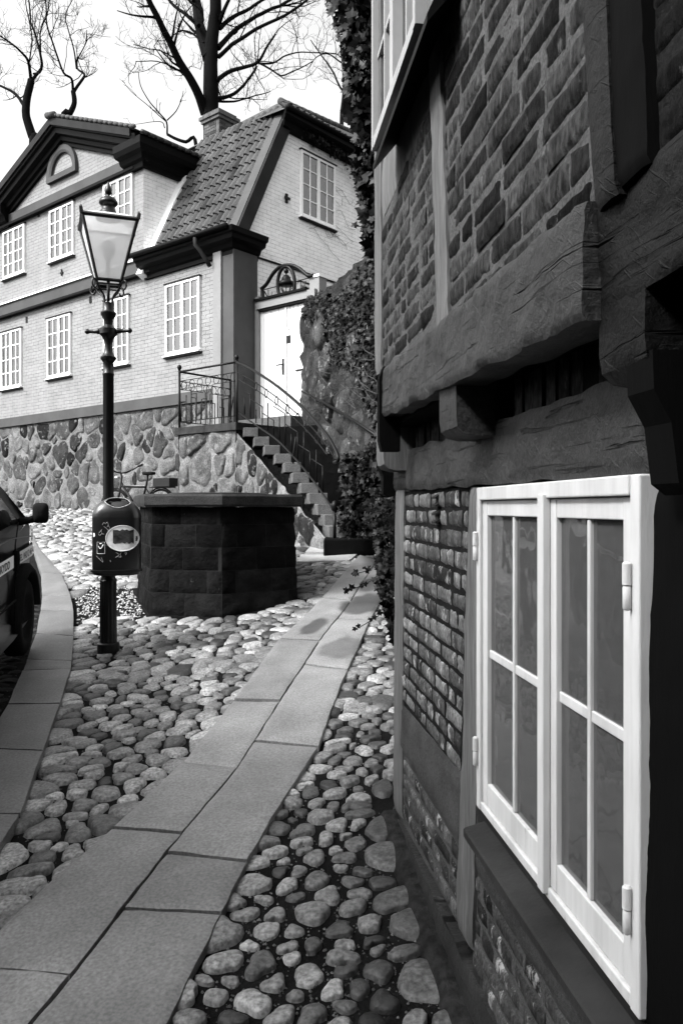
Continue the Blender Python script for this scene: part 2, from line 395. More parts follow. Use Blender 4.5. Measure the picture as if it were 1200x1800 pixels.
# ---- kerb stones and flagstone path
DAMP = [(gpt(640, 1062), .24, .42, .28), (gpt(553, 1103), .10, .30, .35), (gpt(603, 1140), .17, .30, .5), (gpt(655, 1030), .16, .35, .35)]
def damp(x, y):          # rain-damp patches that lie on the slabs
    f = 1
    for (cx, cy), rx, ry, k in DAMP:
        u = x-cx-(y-cy)*.19; d = math.hypot(u/rx, (y-cy)/ry)+.35*noise.noise(Vector((x*9, y*6, 3)))
        if d < 1: f = min(f, k+(1-k)*max(0, min(1, (d-.75)/.25)))
    return f
def slab(mb, q, top, thick, shade, n=8, amp=.004, ea=None, eb=None):
    """q: 4 ground corners BL, BR, TR, TL, or edge functions ea/eb of v; broken edges, slightly domed"""
    P = []; sd = rng.random()*50; n = 14 if ea else n; m_ = 30 if ea else n
    if q: q = [Vector((a[0], a[1])) for a in q]
    for i in range(n+1):
        row = []
        for j in range(m_+1):
            u = i/n; v = j/m_
            if ea: p = Vector(ea(v))*(1-u)+Vector(eb(v))*u
            else: p = (q[0]*(1-u)+q[1]*u)*(1-v)+(q[3]*(1-u)+q[2]*u)*v
            ed = min(u, 1-u, v, 1-v)
            o = noise.noise(Vector((p.x*6+sd, p.y*6, 0)))
            if ed == 0: p = p+Vector((noise.noise(Vector((p.x*13, p.y*13, sd))), noise.noise(Vector((p.x*13, p.y*13, sd+9)))))*.005
            z = gz(p.x, p.y)+wave(p.x, p.y)+top+o*amp-(.007 if ed == 0 else 0)
            row.append((p.x, p.y, z))
        P.append(row)
    b0 = len(mb.v); mb.grid(P, shade)
    for q_, (x_, y_, z_) in enumerate([p_ for r_ in P for p_ in r_]): mb.c[b0+q_] *= damp(x_, y_)
    ring = [P[i][0] for i in range(n+1)]+[P[n][j] for j in range(1, m_+1)]+[P[i][m_] for i in range(n-1, -1, -1)]+[P[0][j] for j in range(m_-1, 0, -1)]
    m = len(ring)
    mb.add(ring+[(a, b, c-thick) for a, b, c in ring], [(i, (i+1) % m, m+(i+1) % m, m+i) for i in range(m)], shade)
def on(pts, t):
    i = min(int(t), len(pts)-2); f = t-i
    return (pts[i][0]*(1-f)+pts[i+1][0]*f, pts[i][1]*(1-f)+pts[i+1][1]*f)
def inset(q, g):
    c = (sum(p[0] for p in q)/4, sum(p[1] for p in q)/4); out = []
    for p in q:
        d = math.hypot(p[0]-c[0], p[1]-c[1]); out.append((p[0]+(c[0]-p[0])*g/d, p[1]+(c[1]-p[1])*g/d))
    return out
def locate(pts, py):   # parameter along an edge line for a photo row
    src = {id(pl): PL, id(pc): PC, id(pr): PR, id(kr): KR, id(kl): KL}[id(pts)]
    for i in range(len(src)-1):
        a, b = src[i][1], src[i+1][1]
        if (a-py)*(b-py) <= 0: return i+(py-a)/(b-a)
    return 0 if abs(src[0][1]-py) < abs(src[-1][1]-py) else len(src)-1
pm = MB()
def course(A, B, cuts):
    for (a0, b0), (a1, b1) in zip(cuts[:-1], cuts[1:]):
        # a long stone follows the bend of the path edge in steps
        ta0, ta1, tb0, tb1 = locate(A, a0), locate(A, a1), locate(B, b0), locate(B, b1)
        da, db = .006, .006
        def ef(L1, t0, t1, other, o0, o1, g):
            def f(v):
                v = .012+.976*v; p = on(L1, t0+(t1-t0)*v); o = on(other, o0+(o1-o0)*v); d = math.hypot(o[0]-p[0], o[1]-p[1]); return (p[0]+(o[0]-p[0])*g/d, p[1]+(o[1]-p[1])*g/d)
            return f
        slab(pm, None, .012+rng.normal(0, .003), .08, .175*(1+rng.normal(0, .13)), ea=ef(A, ta0, ta1, B, tb0, tb1, da), eb=ef(B, tb0, tb1, A, ta0, ta1, db))
course(pl, pc, [(1830, 1925), (1704, 1719), (1456, 1465), (1338, 1347), (1231, 1235), (1126, 1128), (1054, 1056), (1004, 1005), (974, 986)])
course(pc, pr, [(1925, 1990), (1600, 1602), (1508, 1516), (1308, 1313), (1175, 1180), (1090, 1092), (1026, 1024), (986, 981)])
# short cross slabs towards the steps and beside the litter bin
for q, s in ([(520, 988), (615, 985), (630, 972), (528, 975)], .3), ([(535, 971), (622, 969), (633, 960), (545, 960)], .26):
    slab(pm, inset([gpt(*p) for p in q], .012), .01, .06, s)
tagp(pm.build('path', M['flag'], smooth=True, sharp=40), kind='structure')
km = MB()
cutsK = [(925, 925), (965, 965), (1010, 1012), (1050, 1050), (1077, 1078), (1118, 1122), (1165, 1166), (1183, 1180), (1246, 1243), (1325, 1330), (1445, 1440), (1500, 1500), (1600, 1620)]
for (a0, b0), (a1, b1) in zip(cutsK[:-1], cutsK[1:]):
    q = [on(kl, locate(kl, a0)), on(kr, locate(kr, b0)), on(kr, locate(kr, b1)), on(kl, locate(kl, a1))][::-1]
    slab(km, inset(q, .008), .03, .14, .11*(1+rng.normal(0, .12)), n=6)
tagp(km.build('kerb', M['flag'], smooth=True, sharp=40), kind='structure')

# ---- footprints kept clear of cobbles
WELL = [(-1.74, 7.25), (-1.06, 7.06), (-.43, 7.5), (-.58, 8.9), (-1.2, 9.5), (-2.0, 9.3), (-2.16, 8.5)]
well_clear = [(-1.86, 7.16), (-1.0, 6.85), (-.34, 7.45), (-.5, 9.0), (-1.2, 9.6), (-2.3, 9.3), (-2.46, 8.2)]
gravel = [gpt(*p) for p in [(133, 1028), (205, 1022), (232, 1030), (262, 1088), (200, 1085), (136, 1090)]]
def kerbx(y, side):   # x of the kerb line at a world y
    P = side
    for i in range(len(P)-1):
        if (P[i][1]-y)*(P[i+1][1]-y) <= 0 and P[i][1] != P[i+1][1]:
            f = (y-P[i][1])/(P[i+1][1]-P[i][1]); return P[i][0]+(P[i+1][0]-P[i][0])*f
    return P[-1][0] if y < P[-1][1] else -20
def facade_y(x): return 16.6+(x+2.573)*(-.642/.767)
def ok_cobble(x, y):
    if y > min(21.5, facade_y(x)+.1): return False
    if y < 1.9: return False
    if x > .597-.1136*y-.10 and y < 3.5: return False
    if y > 9.9 and x > -.6 and y > 9.9: return False
    kx = kerbx(y, kr)
    if y < kr[0][1] and x < kx+.03: return False
    if inpoly(x, y, path_poly) or inpoly(x, y, well_clear) or inpoly(x, y, gravel): return False
    u = x/y
    return -.50 < u < .16
cm = MB()
def cplace(x, y, z): return (x, y, gz(x, y)+wave(x, y)-.029+z)
def ctone(x, y):
    v = min(max(rng.normal(.165, .080), .025), .46)
    if rng.random() < .07: v *= .4
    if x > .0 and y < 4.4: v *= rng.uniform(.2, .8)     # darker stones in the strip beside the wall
    return v
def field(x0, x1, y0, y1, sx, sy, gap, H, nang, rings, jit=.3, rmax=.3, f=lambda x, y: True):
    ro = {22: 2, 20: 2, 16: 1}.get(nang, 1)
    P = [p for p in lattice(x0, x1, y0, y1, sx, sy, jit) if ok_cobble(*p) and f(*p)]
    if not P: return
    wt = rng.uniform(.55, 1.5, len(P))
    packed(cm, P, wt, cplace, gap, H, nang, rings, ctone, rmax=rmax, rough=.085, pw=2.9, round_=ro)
pathside = lambda x, y: x > kerbx(y, pr[::-1][::-1]) if False else True
def right_of_path(x, y):
    for i in range(len(pr)-1):
        if pr[i][1] <= y <= pr[i+1][1]:
            f = (y-pr[i][1])/(pr[i+1][1]-pr[i][1]); return x > pr[i][0]+(pr[i+1][0]-pr[i][0])*f
    return y < pr[0][1] and x > pr[0][0]
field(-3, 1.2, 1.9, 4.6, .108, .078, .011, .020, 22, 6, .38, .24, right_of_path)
field(-3, 1.2, 4.6, 10.5, .135, .10, .005, .022, 16, 4, .3, .28, right_of_path)
field(-4, 1, 1.9, 5.6, .140, .090, .005, .021, 20, 5, .36, .3, lambda x, y: not right_of_path(x, y))
field(-5, 1, 5.6, 10.6, .155, .105, .004, .022, 16, 4, .34, .32, lambda x, y: not right_of_path(x, y))
field(-11, 1.5, 10.6, 21.5, .21, .17, .008, .045, 12, 3, .3, .4)
tagp(cm.build('cobbled_ground', M['cobble'], smooth=True), kind='structure')
# gravel patch beside the basin and fine grit: uncountable
gv = MB()
for _ in range(2600):
    a = rng.random(); 
    x = rng.uniform(-2.9, -1.6); y = rng.uniform(6.9, 9.6)
    if not inpoly(x, y, gravel): continue
    r = rng.uniform(.006, .018); z = gz(x, y)+wave(x, y)-.03
    V = [(x+r*rng.uniform(.6, 1.2)*math.cos(k*1.257), y+r*rng.uniform(.6, 1.2)*math.sin(k*1.257), z) for k in range(5)]+[(x, y, z+r*.9)]
    gv.add(V, [(k, (k+1) % 5, 5) for k in range(5)], rng.uniform(.08, .4))
for _ in range(5200):                       # grit and crumbs lying in the joints
    px = rng.uniform(0, 800); py = rng.uniform(1080, 1800)
    x, y = gpt(px, py)
    if inpoly(x, y, path_poly) or inpoly(x, y, kerb_poly): continue
    if x > .597-.1136*y-.02: continue
    r = rng.uniform(.002, .007); z = gz(x, y)+wave(x, y)-.033
    V = [(x+r*rng.uniform(.6, 1.2)*math.cos(k*1.257), y+r*rng.uniform(.6, 1.2)*math.sin(k*1.257), z) for k in range(5)]+[(x, y, z+r)]
    gv.add(V, [(k, (k+1) % 5, 5) for k in range(5)], rng.uniform(.02, .12))
tagp(gv.build('gravel', M['cobble']), 'grey grit and gravel lying between the cobbles and beside the stone basin', kind='stuff')
# street setts left of the kerb
sm = MB()
y = 1.2; j = 0
while y < 9.0:
    x1 = kerbx(y, kl)-.02; x = x1-(.06 if j % 2 else 0); k = 0
    while x > x1-1.9:
        a = rng.uniform(.11, .16); z = gz(x, y)-.02+rng.normal(0, .003)
        P = []
        for i in range(4):
            P.append([])
            for q in range(4):
                xx = x-a+.008+(a-.016)*i/3; yy = y+.008+.094*q/3; e = (i in (0, 3))+(q in (0, 3))
                P[-1].append((xx+rng.normal(0, .002), yy+rng.normal(0, .002), z-(.012 if e == 1 else .022 if e == 2 else 0)))
        sm.grid(P, rng.uniform(.5, 1.4)); x -= a; k += 1
    y += .11; j += 1
tagp(sm.build('street', M['sett'], smooth=True), kind='structure')

# ================================================================== HALF-TIMBERED HOUSE (right)
X0 = .597
WF = Matrix(((-.1129, -.9936, 0, X0), (.9936, -.1129, 0, 0), (0, 0, 1, 0), (0, 0, 0, 1)))
def wl(px, py, n=0.0):
    u = (px-600)/1400; Y = (X0*.9936-n)/(.9936*u+.1129)
    return ((u*Y-X0)*-.1129+Y*.9936, EYE+(892-py)/1400*Y)
ht = thing('half_timbered_house', 'dark half-timbered brick house with jettied upper floor and white cottage window, filling the right side', 'house', mtx=WF)
N1 = .096                     # plane of the jettied storey
def timber(mb, quad, nf, nb, amp=.006, nu=30, nv=8, fr=9, edge=.006, shade=1, seed=0):
    """quad: (s,z) BL BR TR TL (BL is the far-left as seen); hewn face, wavering arrises"""
    q = [Vector(p) for p in quad]; P = []
    for i in range(nu+1):
        row = []
        for j in range(nv+1):
            u = i/nu; v = j/nv
            p = (q[0]*(1-u)+q[1]*u)*(1-v)+(q[3]*(1-u)+q[2]*u)*v
            w_ = Vector((p.x*fr, p.y*fr, seed+nf*30))
            d = noise.noise(w_)*amp+noise.noise(w_*3.1)*amp*.45
            # hewing marks run diagonally
            d += amp*.5*max(0, math.sin((p.x*1.0+p.y*.8)*55+noise.noise(w_*.6)*6))**6
            n = nf+d
            if j in (0, nv): p = p+Vector((0, noise.noise(Vector((p.x*7, v*5, seed)))*edge)); n -= .006
            if i in (0, nu): p = p+Vector((noise.noise(Vector((p.y*7, u*5, seed+3)))*edge, 0)); n -= .004
            row.append((p.x, n, p.y))
        P.append(row)
    mb.grid(P, shade)
    ring = [P[i][0] for i in range(nu+1)]+[P[nu][j] for j in range(1, nv+1)]+[P[i][nv] for i in range(nu-1, -1, -1)]+[P[0][j] for j in range(nv-1, 0, -1)]
    m = len(ring); mb.add(ring+[(a, nb, c) for a, b, c in ring], [(i, m+i, m+(i+1) % m, (i+1) % m) for i in range(m)]+[tuple(range(m, 2*m))], shade)
def srange(poly, z):
    out = []
    for i in range(len(poly)):
        (a, b), (c, d) = poly[i], poly[(i+1) % len(poly)]
        if (b-z)*(d-z) <= 0 and b != d: out.append(a+(c-a)*(z-b)/(d-b))
    return (min(out), max(out)) if len(out) >= 2 else None
def bricks(name, poly, nf, mats, course=.060, blen=.215, joint=.012, relief=.009, tone=(.05, .17), seed=0, slope=0):
    mb = MB(WF); mo = MB(WF)
    zs = [p[1] for p in poly]; z0 = max(poly[0][1], poly[1][1])-.002; z1 = max(zs); row = 0; z = z0
    r2 = random.Random(seed)
    while z < z1-.015:
        h = course*r2.uniform(.93, 1.07); zt = min(z+h, z1)
        ra = srange(poly, z+joint*.5+.001); rb = srange(poly, zt-joint*.5-.001)
        if ra and rb:
            lo = min(ra[0], rb[0]); hi = max(ra[1], rb[1]); s = lo-(.5*blen if row % 2 else 0)*1.0-r2.uniform(0, .03)
            while s < hi:
                L = blen*(r2.uniform(.92, 1.08) if r2.random() < .62 else .5)
                a0 = max(s+joint/2, ra[0]+.004); a1 = min(s+L-joint/2, ra[1]-.004); b0 = max(s+joint/2, rb[0]+.004); b1 = min(s+L-joint/2, rb[1]-.004)
                s += L
                if a1-a0 < .02 or b1-b0 < .02: continue
                sh = r2.uniform(*tone); off = r2.gauss(0, .0025); nu = max(4, int((a1-a0)/.02)); nv = 5; P = []
                tilt = r2.gauss(0, .003)
                za = z+joint/2; zb = zt-joint/2
                for i in range(nu+1):
                    P.append([])
                    for j in range(nv+1):
                        u = i/nu; v = j/nv
                        x = (a0*(1-u)+a1*u)*(1-v)+(b0*(1-u)+b1*u)*v; zz = za+(zb-za)*v
                        w_ = Vector((x*22, zz*30, seed+off*900))
                        e = (i in (0, nu)) or (j in (0, nv))
                        n = nf+off*.5+tilt*.6*(u-.5)*2+noise.noise(w_)*.0025+noise.noise(w_*2.7)*.002-(relief if e else 0)
                        if e: x += noise.noise(w_*1.7)*.0025; zz += noise.noise(w_*1.3+Vector((5, 5, 5)))*.0025
                        P[-1].append((x, n, zz))
                mb.grid(P, sh)
        z = zt; row += 1
    # mortar bed: rough sheet just behind the brick faces
    nu, nv = 44, 44; q = [Vector(p) for p in poly]; P = []
    for i in range(nu+1):
        P.append([])
        for j in range(nv+1):
            u = i/nu; v = j/nv; p = (q[0]*(1-u)+q[1]*u)*(1-v)+(q[3]*(1-u)+q[2]*u)*v
            w_ = Vector((p.x*30, p.y*30, seed))
            P[-1].append((p.x, nf-relief*.62-.001+noise.noise(w_)*.0018, p.y))
    mo.grid(P)
    o = mb.build(name, mats[0], ht, smooth=True, sharp=55)
    mo.build('mortar', mats[1], sub(o, ht), smooth=True)
    return o
def tb(name, quad_px, n, nb, m='timber', **k):
    mb = MB(WF); timber(mb, [wl(px, py, n) for px, py in quad_px], n, nb, **k)
    return mb.build(name, M[m], ht, smooth=True, sharp=50)

# body of the house behind the faces, with the opening for the lower window
WS0, WS1 = wl(1147, 860)[0], wl(851, 860)[0]     # window s-range (near, far)
WZ0, WZ1 = .838, 1.650
hb = MB(WF)
SE = wl(692, 900)[0]          # far corner
hb.box((-5, -4, -.4), (WS0, -.03, 1.9)); hb.box((WS1, -4, -.4), (SE-.03, -.03, 1.9))
hb.box((WS0, -4, -.4), (WS1, -.03, WZ0-.01)); hb.box((WS0, -4, WZ1), (WS1, -.03, 1.9))
hb.build('wall', M['blacktimber'], ht)
hb = MB(WF); SU = wl(656, 400, N1)[0]
hb.box((-5, -4, 1.9), (SU-.01, N1-.03, 6.2)); hb.build('upper_wall', M['blacktimber'], ht)
hb = MB(WF); hb.prism([(-5.3, .75, 6.1), (-5.3, -4.6, 6.1), (-5.3, -1.9, 9.2)], (SU+5.5, 0, 0)); hb.build('roof', M['tile'], ht)
# interior of the cottage window
rb = MB(WF)
rb.box((WS0-.3, -.95, .5), (WS1+.3, -.93, 1.9)); rb.box((WS0-.02, -.93, .6), (WS0, -.10, 1.8)); rb.box((WS1, -.93, .6), (WS1+.02, -.10, 1.8))
rb.build('room', M['room'], ht)

# --- lower storey
BL = [(c[0], c[1]) for c in (wl(802, 1355), wl(705, 1235), wl(709, 858), wl(823, 858))]
bricks('brick_panel', [wl(706, 1238), wl(806, 1360), wl(823, 858), wl(708, 858)], 0, (M['brick'], M['mortard']), relief=.007, joint=.009, tone=(.02, .15), seed=3, course=.058, blen=.185)
bricks('brick_panel', [wl(694, 1424), wl(799, 1620), wl(803, 1487), wl(702, 1313)], 0, (M['brick'], M['mortarl']), relief=.008, tone=(.02, .09), seed=5)
bricks('brick_panel', [(wl(826, 1700)[0], .335), (wl(1190, 1700)[0], .335), (wl(1190, 1700)[0], .625), (wl(832, 1527)[0], .625)], 0, (M['brick'], M['mortarl']), relief=.009, tone=(.015, .07), seed=6)
tb('corner_post', [(689, 1418), (704, 1440), (708, 852), (693, 852)], .006, -.14, 'post', amp=.003, nu=4, nv=40, edge=.004)
tb('post', [(799, 1624), (826, 1672), (850, 856), (822, 856)], .008, -.14, 'post', amp=.004, nu=6, nv=50, edge=.004)
# rails (plaster-coated timber) under the brick panels
tb('rail', [(700, 1314), (803, 1489), (806, 1359), (704, 1238)], .004, -.1, 'plaster', amp=.004, edge=.004)
mb = MB(WF); timber(mb, [(wl(832, 1527)[0], .628), (wl(1200, 1527)[0], .628), (wl(1200, 1527)[0], .80), (wl(838, 1460)[0], .80)], .004, -.1, .004)
mb.build('rail', M['plaster'], ht, smooth=True, sharp=50)
mb = MB(WF); timber(mb, [(SE, .14), (-.4, -.05), (-.4, .333), (SE, .350)], .014, -.14, .006, nu=70, edge=.008)
mb.build('sill_beam', M['timber'], ht, smooth=True, sharp=50)
mb = MB(WF); timber(mb, [(SE+.01, 1.668), (WS0-.04, 1.650), (WS0-.04, 1.803), (SE+.01, 1.818)], .012, -.12, .007, nu=70, nv=10, edge=.01)
mb.build('wall_plate', M['timber'], ht, smooth=True, sharp=50)
# near post right of the window, coloured nearly black in place of shade, and the dark panel beyond it
tb('post', [(1114, 1775), (1400, 2300), (1500, 700), (1149, 850)], .010, -.14, 'blacktimber', amp=.004, nu=12, nv=50)
# soldier-course bricks in the recess between plate and jetty
mb = MB(WF); s = SE-.06
while s > 1.05:
    mb.box((s, -.06, 1.812), (s-.052, -.025+rng.normal(0, .004), 1.93), rng.uniform(.015, .05)); s -= .064  # dark tones put the shade of the recess into the brick colour
mb.build('brick_course', M['brickdark'], ht)
# jetty joists
def joist(pxl, pxr, n, zb, zt, back=-.05, name='joist', m='timber'):
    a = wl(pxl, 800, n)[0]; b = wl(pxr, 800, n)[0]; mb = MB(WF)
    # rounded underside at the end
    prof = [(back, zb+.0), (n-.05, zb), (n-.02, zb+.006), (n-.004, zb+.022), (n, zb+.05), (n, zt), (back, zt)]
    P = []
    for i in range(7):
        s_ = a+(b-a)*i/6
        P.append([(s_, q[0]+noise.noise(Vector((s_*20, q[1]*20, 1)))*.004, q[1]+noise.noise(Vector((s_*14, q[0]*20, 5)))*.004) for q in prof])
    mb.grid(P)
    for e in (P[0], P[-1]): mb.add(e, [tuple(range(len(prof)))])
    o = mb.build(name, M[m], ht, smooth=True, sharp=35)
joist(772, 801, N1+.012, 1.772, 1.93)
joist(1052, 1134, N1-.002, 1.770, 1.93, m='darktimber')
joist(662, 674, N1+.004, 1.74, 1.93, m='post')
# brackets below the joists: dark curved knees
def bracket(s0, s1, ztop, zlow, nout):
    prof = [(0, ztop), (nout, ztop), (nout*.98, ztop-.05), (nout*.72, (ztop+zlow)/2), (.055, zlow+.015), (.035, zlow), (.0, zlow+.01)]
    mb = MB(WF); mb.prism([(s0, a, b) for a, b in prof], (s1-s0, 0, 0)); mb.build('bracket', M['blacktimber'], ht)
bracket(wl(1146, 800, .09)[0], wl(1100, 800, .09)[0], 1.80, wl(1130, 872, .04)[1], .09)
bracket(SE-.06, SE+.0, 1.82, 1.64, .075)
# --- jettied storey
FZ0, FZ1 = 1.878, 2.045
A_N = N1+.030
mb = MB(WF)
sA0 = wl(668, 700, A_N)[0]; sA1 = wl(1018, 500, A_N)[0]
q = [(sA0, 1.925), (sA1, FZ0-.01), (sA1, 2.038), (sA0, 2.10)]
timber(mb, q, A_N, N1-.06, .008, nu=80, nv=14, edge=.012)
mb.build('bressummer', M['timber'], ht, smooth=True, sharp=50)
mb = MB(WF); timber(mb, [(wl(1030, 500, N1)[0], 1.885), (-.6, 1.86), (-.6, 2.02), (wl(1030, 500, N1)[0], 2.037)], N1, -.06, .009, nu=50, nv=12, edge=.012, seed=4)
mb.build('bressummer', mat('shade_dark_timber', .030, .6, .3, 4, .9, 9, stretch=(1, .35, .5), fine=.2, finescale=90, bdist=.008), ht, smooth=True, sharp=50)
tb('corner_post', [(657, 660), (668, 655), (667, -140), (655, -150)], N1+.008, -.05, 'post', amp=.003, nu=4, nv=60, edge=.004)
# short dark drop piece at the jetty corner
mb = MB(WF); s_ = wl(664, 700, N1+.05)[0]
mb.prism([(s_, N1-.03, 1.80), (s_, N1+.035, 1.80), (s_, N1+.045, 1.84), (s_, N1+.045, 2.06), (s_, N1+.03, 2.10), (s_, N1-.03, 2.12)], (.05, 0, 0)); mb.build('bracket', M['blacktimber'], ht)
tb('post', [(766, 600), (786, 590), (764, -100), (744, -120)], N1+.010, -.05, 'post', amp=.003, nu=6, nv=60, edge=.004)
tb('post', [(1044, 365), (1132, 285), (1108, -420), (992, -400)], N1+.012, -.05, 'blacktimber', amp=.002, nu=10, nv=50, edge=.001)
# lighter planed edge of that post
tb('batten', [(1041, 372), (1074, 340), (1040, -420), (992, -400)], N1+.020, N1-.01, 'darktimber', amp=.001, nu=4, nv=40, edge=.001)
bricks('brick_panel', [wl(669, 655, N1), wl(767, 600, N1), wl(752, 186, N1), wl(667, 392, N1)], N1, (M['brickdark'], M['mortarl']), relief=.005, joint=.009, tone=(.006, .055), seed=8)
tp = 3.05
bricks('brick_panel', [(wl(785, 592, N1)[0], 2.040), (wl(1043, 380, N1)[0], 2.030), (wl(1002, -250, N1)[0], tp), (wl(764, -60, N1)[0], tp)], N1, (M['brickdark'], M['mortarl']), relief=.005, joint=.010, tone=(.004, .048), seed=9)
bricks('brick_panel', [(wl(1131, 290, N1)[0], 2.035), (.2, 2.03), (.2, tp), (wl(1112, -400, N1)[0], tp)], N1-.004, (M['brickdark'], M['mortard']), relief=.006, joint=.016, tone=(.006, .02), seed=10)  # low brick tones stand in for shade towards the right edge
# rail under the upper window
tb('rail', [(667, 394), (752, 190), (752, 118), (667, 286)], N1+.003, -.05, 'post', amp=.002, nu=10, nv=4)
# upper window: projecting sill, frame, panes
s0, s1 = wl(666, 200, N1)[0], wl(747, 60, N1)[0]
sa_ = wl(750, 47, N1+.085)[0]; sb_ = wl(655, 290, N1+.085)[0]
mb = MB(WF); mb.prism([(sa_, N1-.02, 2.87), (sa_, N1+.085, 2.745), (sa_, N1+.085, 2.765), (sa_, N1-.02, 3.0)], (sb_-sa_, 0, 0))
uw = MB(WF)
def bar(mb, a, b, n0, n1): mb.box((a[0], n0, a[1]), (b[0], n1, b[1]))
bar(uw, (s1, 2.99), (s1+.035, 4.0), N1-.03, N1+.03); bar(uw, (s0-.035, 2.99), (s0, 4.0), N1-.03, N1+.03); bar(uw, (s1+.036, 2.99), (s0-.036, 3.03), N1-.03, N1+.028)
mid = (s0+s1)/2
bar(uw, (mid-.03, 3.031), (mid+.03, 4.0), N1-.03, N1+.026)
for a, b in ((s1+.036, mid-.031), (mid+.031, s0-.036)):
    bar(uw, ((a+b)/2-.01, 3.031), ((a+b)/2+.01, 4.0), N1-.02, N1+.015)
    for z in (3.33, 3.62, 3.9): bar(uw, (a, z), ((a+b)/2-.011, z+.018), N1-.02, N1+.012); bar(uw, ((a+b)/2+.011, z), (b, z+.018), N1-.02, N1+.012)
wo = uw.build('window', M['innerframe'], ht); mb.build('sill', M['dark'], sub(wo, ht))
g = MB(WF); g.box((s1+.02, N1-.012, 3.0), (s0-.02, N1-.008, 4.0)); g.build('pane', glass_mat('sky_lit_glass', .10, .5, .02), sub(wo, ht))
g = MB(WF); g.box((s1-.0, N1-.028, 2.99), (s0+.0, N1-.024, 4.0)); g.build('curtain', M['room'], sub(wo, ht))

# --- the white cottage window
fr = MB(WF); a, b = WS0, WS1; F = .030
fr.box((a, -.06, WZ0), (a+F, .022, WZ1)); fr.box((b-F, -.06, WZ0), (b, .022, WZ1))
fr.box((a+F+.0005, -.06, WZ1-.032), (b-F-.0005, .024, WZ1)); fr.box((a+F+.0005, -.06, WZ0), (b-F-.0005, .020, WZ0+.022))
wo = fr.build('window', M['whiteold'], ht)
for md in (wo,):
    bv = md.modifiers.new('bevel', 'BEVEL'); bv.width = .003; bv.segments = 2
mid = wl(958, 1100, .02)[0]
def sash(sa, sb, name, cover):
    z0, z1 = WZ0+.024, WZ1-.034; st = .036; mb = MB(WF); n0, n1 = -.03, .014
    mb.box((sa, n0, z0), (sa+st, n1, z1)); mb.box((sb-st, n0, z0), (sb, n1, z1))
    mb.box((sa+st+.0004, n0, z1-.036), (sb-st-.0004, n1-.001, z1)); mb.box((sa+st+.0004, n0, z0), (sb-st-.0004, n1-.001, z0+.055))
    m_ = (sa+sb)/2; zm = 1.238; h = .0065
    mb.box((m_-h, n0+.006, z0+.056), (m_+h, n1-.004, z1-.037))
    mb.box((sa+st+.0004, n0+.006, zm-.010), (m_-h-.0004, n1-.006, zm+.010)); mb.box((m_+h+.0004, n0+.006, zm-.010), (sb-st-.0004, n1-.006, zm+.010))
    if cover: mb.box((cover[0], n1+.0005, z0-.014), (cover[1], n1+.016, z1+.01))
    # putty bevels round each pane
    o = mb.build(name, M['whiteold'], sub(wo, ht)); bv = o.modifiers.new('bevel', 'BEVEL'); bv.width = .0022; bv.segments = 2
    for (p, q) in ((sa+st, m_-h), (m_+h, sb-st)):
        for (r_, t_) in ((z0+.055, zm-.010), (zm+.010, z1-.036)):
            g = MB(WF); g.box((p-.003, .000, r_-.003), (q+.003, .003, t_+.003)); g.build('pane', M['glassnear'], sub(wo, ht))
sash(a+F+.002, mid-.003, 'sash', None)
sash(mid+.0005, b-F-.002, 'sash', (mid-.012, mid+.02))
for (px, py) in ((852, 962), (842, 1322), (1120, 1032), (1097, 1585)):
    s_, z_ = wl(px, py, .02); s_ = (b-.014) if px < 900 else (a+.026); hg = MB(WF)
    for (za, zb, rr) in ((-.034, -.002, .0065), (.002, .034, .0072)):
        hg.lathe([(rr*.6, z_+za-.003), (rr, z_+za), (rr, z_+zb), (rr*.6, z_+zb+.003)], 10, (s_, .028))
    hg.build('hinge', M['whiteold'], sub(wo, ht), smooth=True, sharp=40)
# inner casements seen through the glass
ic = MB(WF)
for s_ in (a+.10, (a+mid)/2+.05, mid-.05, mid+.06, (mid+b)/2+.03, b-.09): ic.box((s_, -.15, WZ0+.01), (s_+.022, -.12, WZ1-.01))
ic.box((a, -.149, WZ0), (b, -.121, WZ0+.05)); ic.box((a, -.148, 1.22), (b, -.122, 1.24))
ic.box((a, -.30, WZ0-.012), (b, -.061, WZ0+.004))
ic.build('inner_casement', M['innerframe'], sub(wo, ht))
cu = MB(WF); P = []
for i in range(121):
    s_ = a+(b-a)*i/120; n_ = -.19+.018*math.sin(s_*70)+.01*math.sin(s_*31+1); P.append([(s_, n_, z) for z in (WZ0, 1.2, WZ1)])
cu.grid(P); cu.build('curtain', mat('grey_net_curtain', .20, .9, .25, 9, .2, 30), sub(wo, ht), smooth=True)
# sheet-metal sill
mb = MB(WF); e = wl(815, 1425, .07)[0]
mb.prism([(a-.10, -.02, .822), (a-.10, .062, .800), (a-.10, .066, .796), (a-.10, .066, .778), (a-.10, .060, .778), (a-.10, .058, .792), (a-.10, -.02, .812)], (e-a+.12, 0, 0))
mb.build('sill', M['sill'], sub(wo, ht))
mb = MB(WF); mb.box((a-.1, -.03, .79), (b+.02, .012, .832)); mb.build('sill_dark_strip', M['darkgrey'], sub(wo, ht))
# vent slot of four small tiles in the far brick panel
mb = MB(WF); sv_, zv = wl(770, 870)
for k in range(4):
    z_ = 1.645-.026*k; mb.prism([(sv_-.02, -.004, z_), (sv_-.02, .014, z_-.012), (sv_-.02, .014, z_-.018), (sv_-.02, -.004, z_-.010)], (.055, 0, 0))
mb.build('vent', M['darkgrey'], ht)
